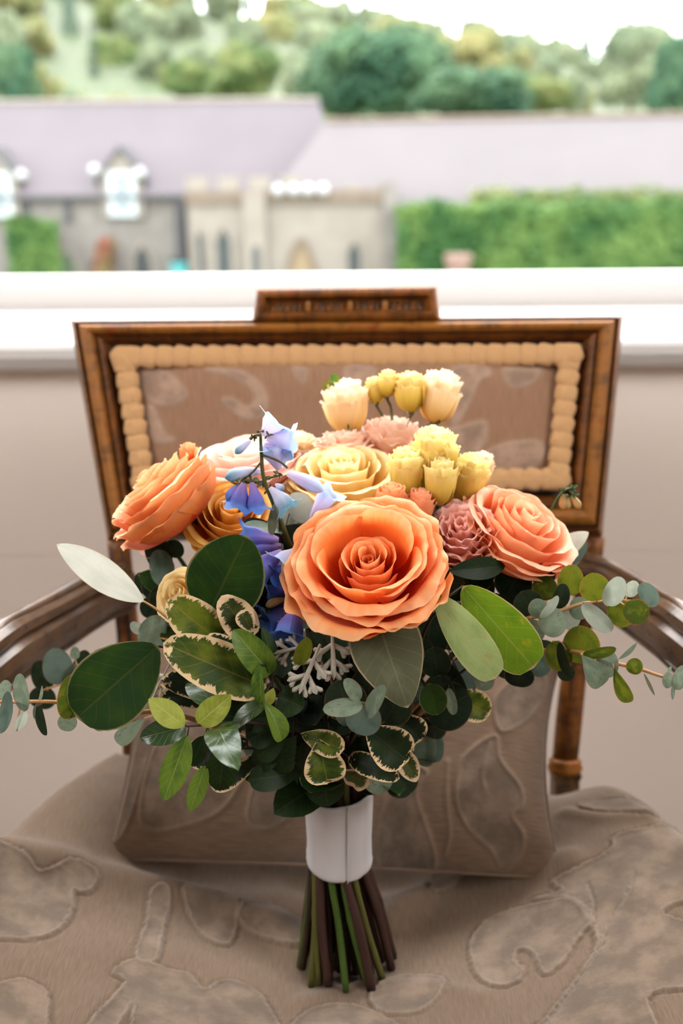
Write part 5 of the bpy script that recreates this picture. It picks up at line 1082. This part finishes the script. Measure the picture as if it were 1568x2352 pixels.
# --- blue beardtongue stalks
def bell_mat():
    t = NT('blue_bell_petal'); uv = t.n('ShaderNodeUVMap').outputs[0]; sp = t.n('ShaderNodeSeparateXYZ'); t.l(uv, sp.inputs[0]); r = t.rnd()
    a = t.ramp(sp.outputs[1], [(0.0, (0.42, 0.30, 0.50)), (0.45, (0.22, 0.18, 0.48)), (0.8, (0.10, 0.17, 0.50)), (1.0, (0.12, 0.30, 0.58))])
    return t, a, sp
def bell(name, base_c, mid_c, tip_c):
    t = NT(name); uv = t.n('ShaderNodeUVMap').outputs[0]; sp = t.n('ShaderNodeSeparateXYZ'); t.l(uv, sp.inputs[0])
    n = t.noise(t.mapping(uv, (14, 2, 1)), 2.0, 2); c = t.ramp(t.math('ADD', sp.outputs[1], t.math('MULTIPLY_ADD', n, .3, -.15)), [(0.05, base_c), (0.5, mid_c), (0.92, tip_c)])
    return t.done(t.translucent(t.bsdf(c, 0.5, 0.3), c, 0.3))
BELLP = bell('pale_lilac_bell', (0.78, 0.62, 0.78), (0.62, 0.58, 0.82), (0.50, 0.66, 0.90)); BELLB = bell('blue_bell', (0.36, 0.22, 0.48), (0.17, 0.15, 0.52), (0.10, 0.22, 0.60)); BELLT = bell('teal_tipped_bell', (0.66, 0.60, 0.74), (0.58, 0.62, 0.78), (0.13, 0.30, 0.40))
def bellflower(parent, b, t_, w, Yb, Yt, mat, open_=True, bend=.06):
    B, T = P(*b, Yb), P(*t_, Yt); L = np.linalg.norm(T - B); a = (T - B) / L; v = nrm(CAM - B); n = v - a * np.dot(v, a); n = nrm(n) if np.linalg.norm(n) > .05 else nrm(np.cross(a, [.1, .2, .9])); s = np.cross(a, n); wm = w * scale_at(B)
    nu, nv = 26, 13; V = []; UV = []; k0 = rl.uniform(0, 6)
    for j in range(nv):
        q = j / (nv - 1)
        if open_: rr = np.interp(q, [0, .15, .35, .6, .8, .92, 1], [.12, .2, .3, .46, .47, .62, .95])
        else: rr = np.interp(q, [0, .15, .4, .7, .88, 1], [.14, .24, .36, .42, .34, .05])
        for i in range(nu):
            th = 2 * PI * i / (nu - 1); lob = max(0, math.cos(2.5 * (th + k0))) if False else .5 + .5 * math.cos(5 * th + k0)
            f = np.clip((q - .75) / .25, 0, 1) if open_ else 0
            r = rr * wm * (1 - .28 * f * (1 - lob)) * (1 + .04 * math.cos(5 * th + k0)); ax = q * L - f * L * .13 * (1 - lob) + f * .01 * L * math.sin(9 * th)
            droop = -bend * L * 4 * q * (1 - q)
            V.append(B + a * ax + (n * math.cos(th) + s * math.sin(th)) * r + np.array([0, 0, 1]) * -droop * .6); UV.append((i / (nu - 1), q))
    mk('bell_flower', V, grid_faces(nu, nv), mat, parent, uv=UV)
def calyx(mb, px, py, Y, r, seed):
    g = random.Random(seed); c = P(px, py, Y); s = scale_at(c)
    for k in range(7):
        d = nrm(np.array([g.gauss(0, 1), g.gauss(0, 1), g.gauss(0, .8)])); V, Fq, _ = leaf_geo(c, c + d * r * s * g.uniform(.6, 1.1), r * s * .4, 'lance', 0, .1, .3, 0, 0, 5, 6, nref=np.cross(d, [.3, .5, .7])); mb.add(V, Fq)
mb = MB(); st = spline([BIND, P(690, 1330, .665), P(662, 1245, .655), (P(632, 1165, .65)), P(606, 1100, .648), P(600, 1040, .65), P(598, 995, .652)], 34); mb.tube(st, np.linspace(.0024, .0009, 34), 8)
for x, y, r, sd in ((598, 992, 16, 1), (582, 1003, 16, 2), (615, 1000, 14, 3), (560, 1100, 20, 4), (580, 1105, 22, 5), (545, 1102, 16, 6), (600, 1112, 18, 7), (612, 1128, 14, 8), (640, 1088, 16, 9), (625, 1095, 16, 10), (618, 1120, 12, 11)): calyx(mb, x, y, .648, r, sd)
for pa in ([(600, 1060), (582, 1082), (562, 1098)], [(604, 1100), (630, 1095), (648, 1090)], [(598, 998), (585, 1000), (575, 1010)], [(600, 1045), (618, 1050), (645, 1062), (660, 1075)], [(604, 1105), (575, 1108), (545, 1112), (530, 1106)]):
    mb.tube(spline([P(x, y, .648) for x, y in pa], 8), .0007, 5)
s1 = mb.make('beardtongue_stalk', STEMM['olive'], bq, label='upright beardtongue stalk with pale lilac and blue bells')
for b, t_, w, Yb, Yt, m, op in (((604, 1002), (636, 962), 54, .652, .655, BELLP, True), ((612, 1008), (678, 1012), 50, .652, .655, BELLP, True), ((606, 1020), (664, 1042), 40, .655, .66, BELLP, True), ((640, 1078), (618, 1018), 56, .655, .655, BELLP, True), ((634, 1070), (640, 1022), 50, .66, .66, BELLP, True),
    ((600, 1082), (516, 1098), 38, .655, .652, BELLT, False), ((560, 1108), (545, 1166), 44, .645, .645, BELLB, True), ((578, 1108), (592, 1178), 40, .645, .643, BELLB, True), ((562, 1112), (520, 1150), 36, .648, .648, BELLB, False), ((620, 1120), (665, 1172), 42, .643, .638, BELLT, True),
    ((660, 1088), (742, 1128), 42, .645, .643, BELLP, False), ((715, 1190), (765, 1125), 46, .655, .655, BELLP, True), ((575, 1012), (540, 1042), 24, .648, .646, BELLT, False), ((632, 1112), (652, 1125), 18, .645, .643, BELLT, False)):
    bellflower(s1, b, t_, w, Yb, Yt, m, op)
mb = MB(); mb.tube(spline([BIND, P(690, 1480, .625), P(668, 1360, .625), P(650, 1270, .63)], 20), np.linspace(.0022, .0010, 20), 8)
for x, y, r, sd in ((648, 1262, 14, 21), (668, 1300, 12, 22), (680, 1400, 12, 23)): calyx(mb, x, y, .625, r, sd)
s2 = mb.make('beardtongue_stalk', STEMM['green'], bq, label='lower beardtongue stalk with deep blue bells left of the main rose')
for b, t_, w, Yb, Yt, m, op in (((648, 1266), (580, 1328), 58, .622, .612, BELLB, True), ((690, 1262), (640, 1310), 62, .625, .615, BELLP, True), ((665, 1300), (632, 1330), 50, .622, .615, BELLB, True), ((640, 1240), (545, 1232), 50, .645, .645, BELLB, True), ((650, 1255), (560, 1262), 44, .648, .645, BELLB, True),
    ((690, 1350), (608, 1372), 50, .63, .625, BELLB, True), ((660, 1380), (612, 1400), 40, .63, .625, BELLB, False), ((690, 1400), (602, 1432), 52, .618, .608, BELLB, True), ((676, 1398), (660, 1474), 66, .606, .592, BELLB, True), ((690, 1330), (625, 1350), 40, .635, .63, BELLB, False), ((680, 1420), (610, 1455), 40, .615, .61, BELLB, True)):
    bellflower(s2, b, t_, w, Yb, Yt, m, op)
YB = bell('straw_bud', (0.35, 0.22, 0.08), (0.55, 0.36, 0.14), (0.5, 0.36, 0.18)); bellflower(s2, (655, 1375), (610, 1392), 24, .61, .605, YB, False)
mb = MB(); mb.tube(spline([P(1210, 1330, .71), P(1262, 1180, .715), P(1292, 1130, .715), P(1322, 1120, .715)], 14), .0008, 6)
for x, y, r, sd in ((1290, 1128, 16, 31), (1308, 1124, 20, 32), (1300, 1140, 16, 33), (1318, 1135, 16, 34)): calyx(mb, x, y, .715, r, sd)
s3 = mb.make('beardtongue_stalk', STEMM['green'], bq, label='small stalk with straw coloured buds behind the right rose')
bellflower(s3, (1312, 1140), (1332, 1168), 22, .715, .715, YB, False); bellflower(s3, (1292, 1135), (1294, 1170), 24, .715, .715, YB, False); bellflower(s3, (1300, 1135), (1305, 1170), 20, .717, .715, YB, False)
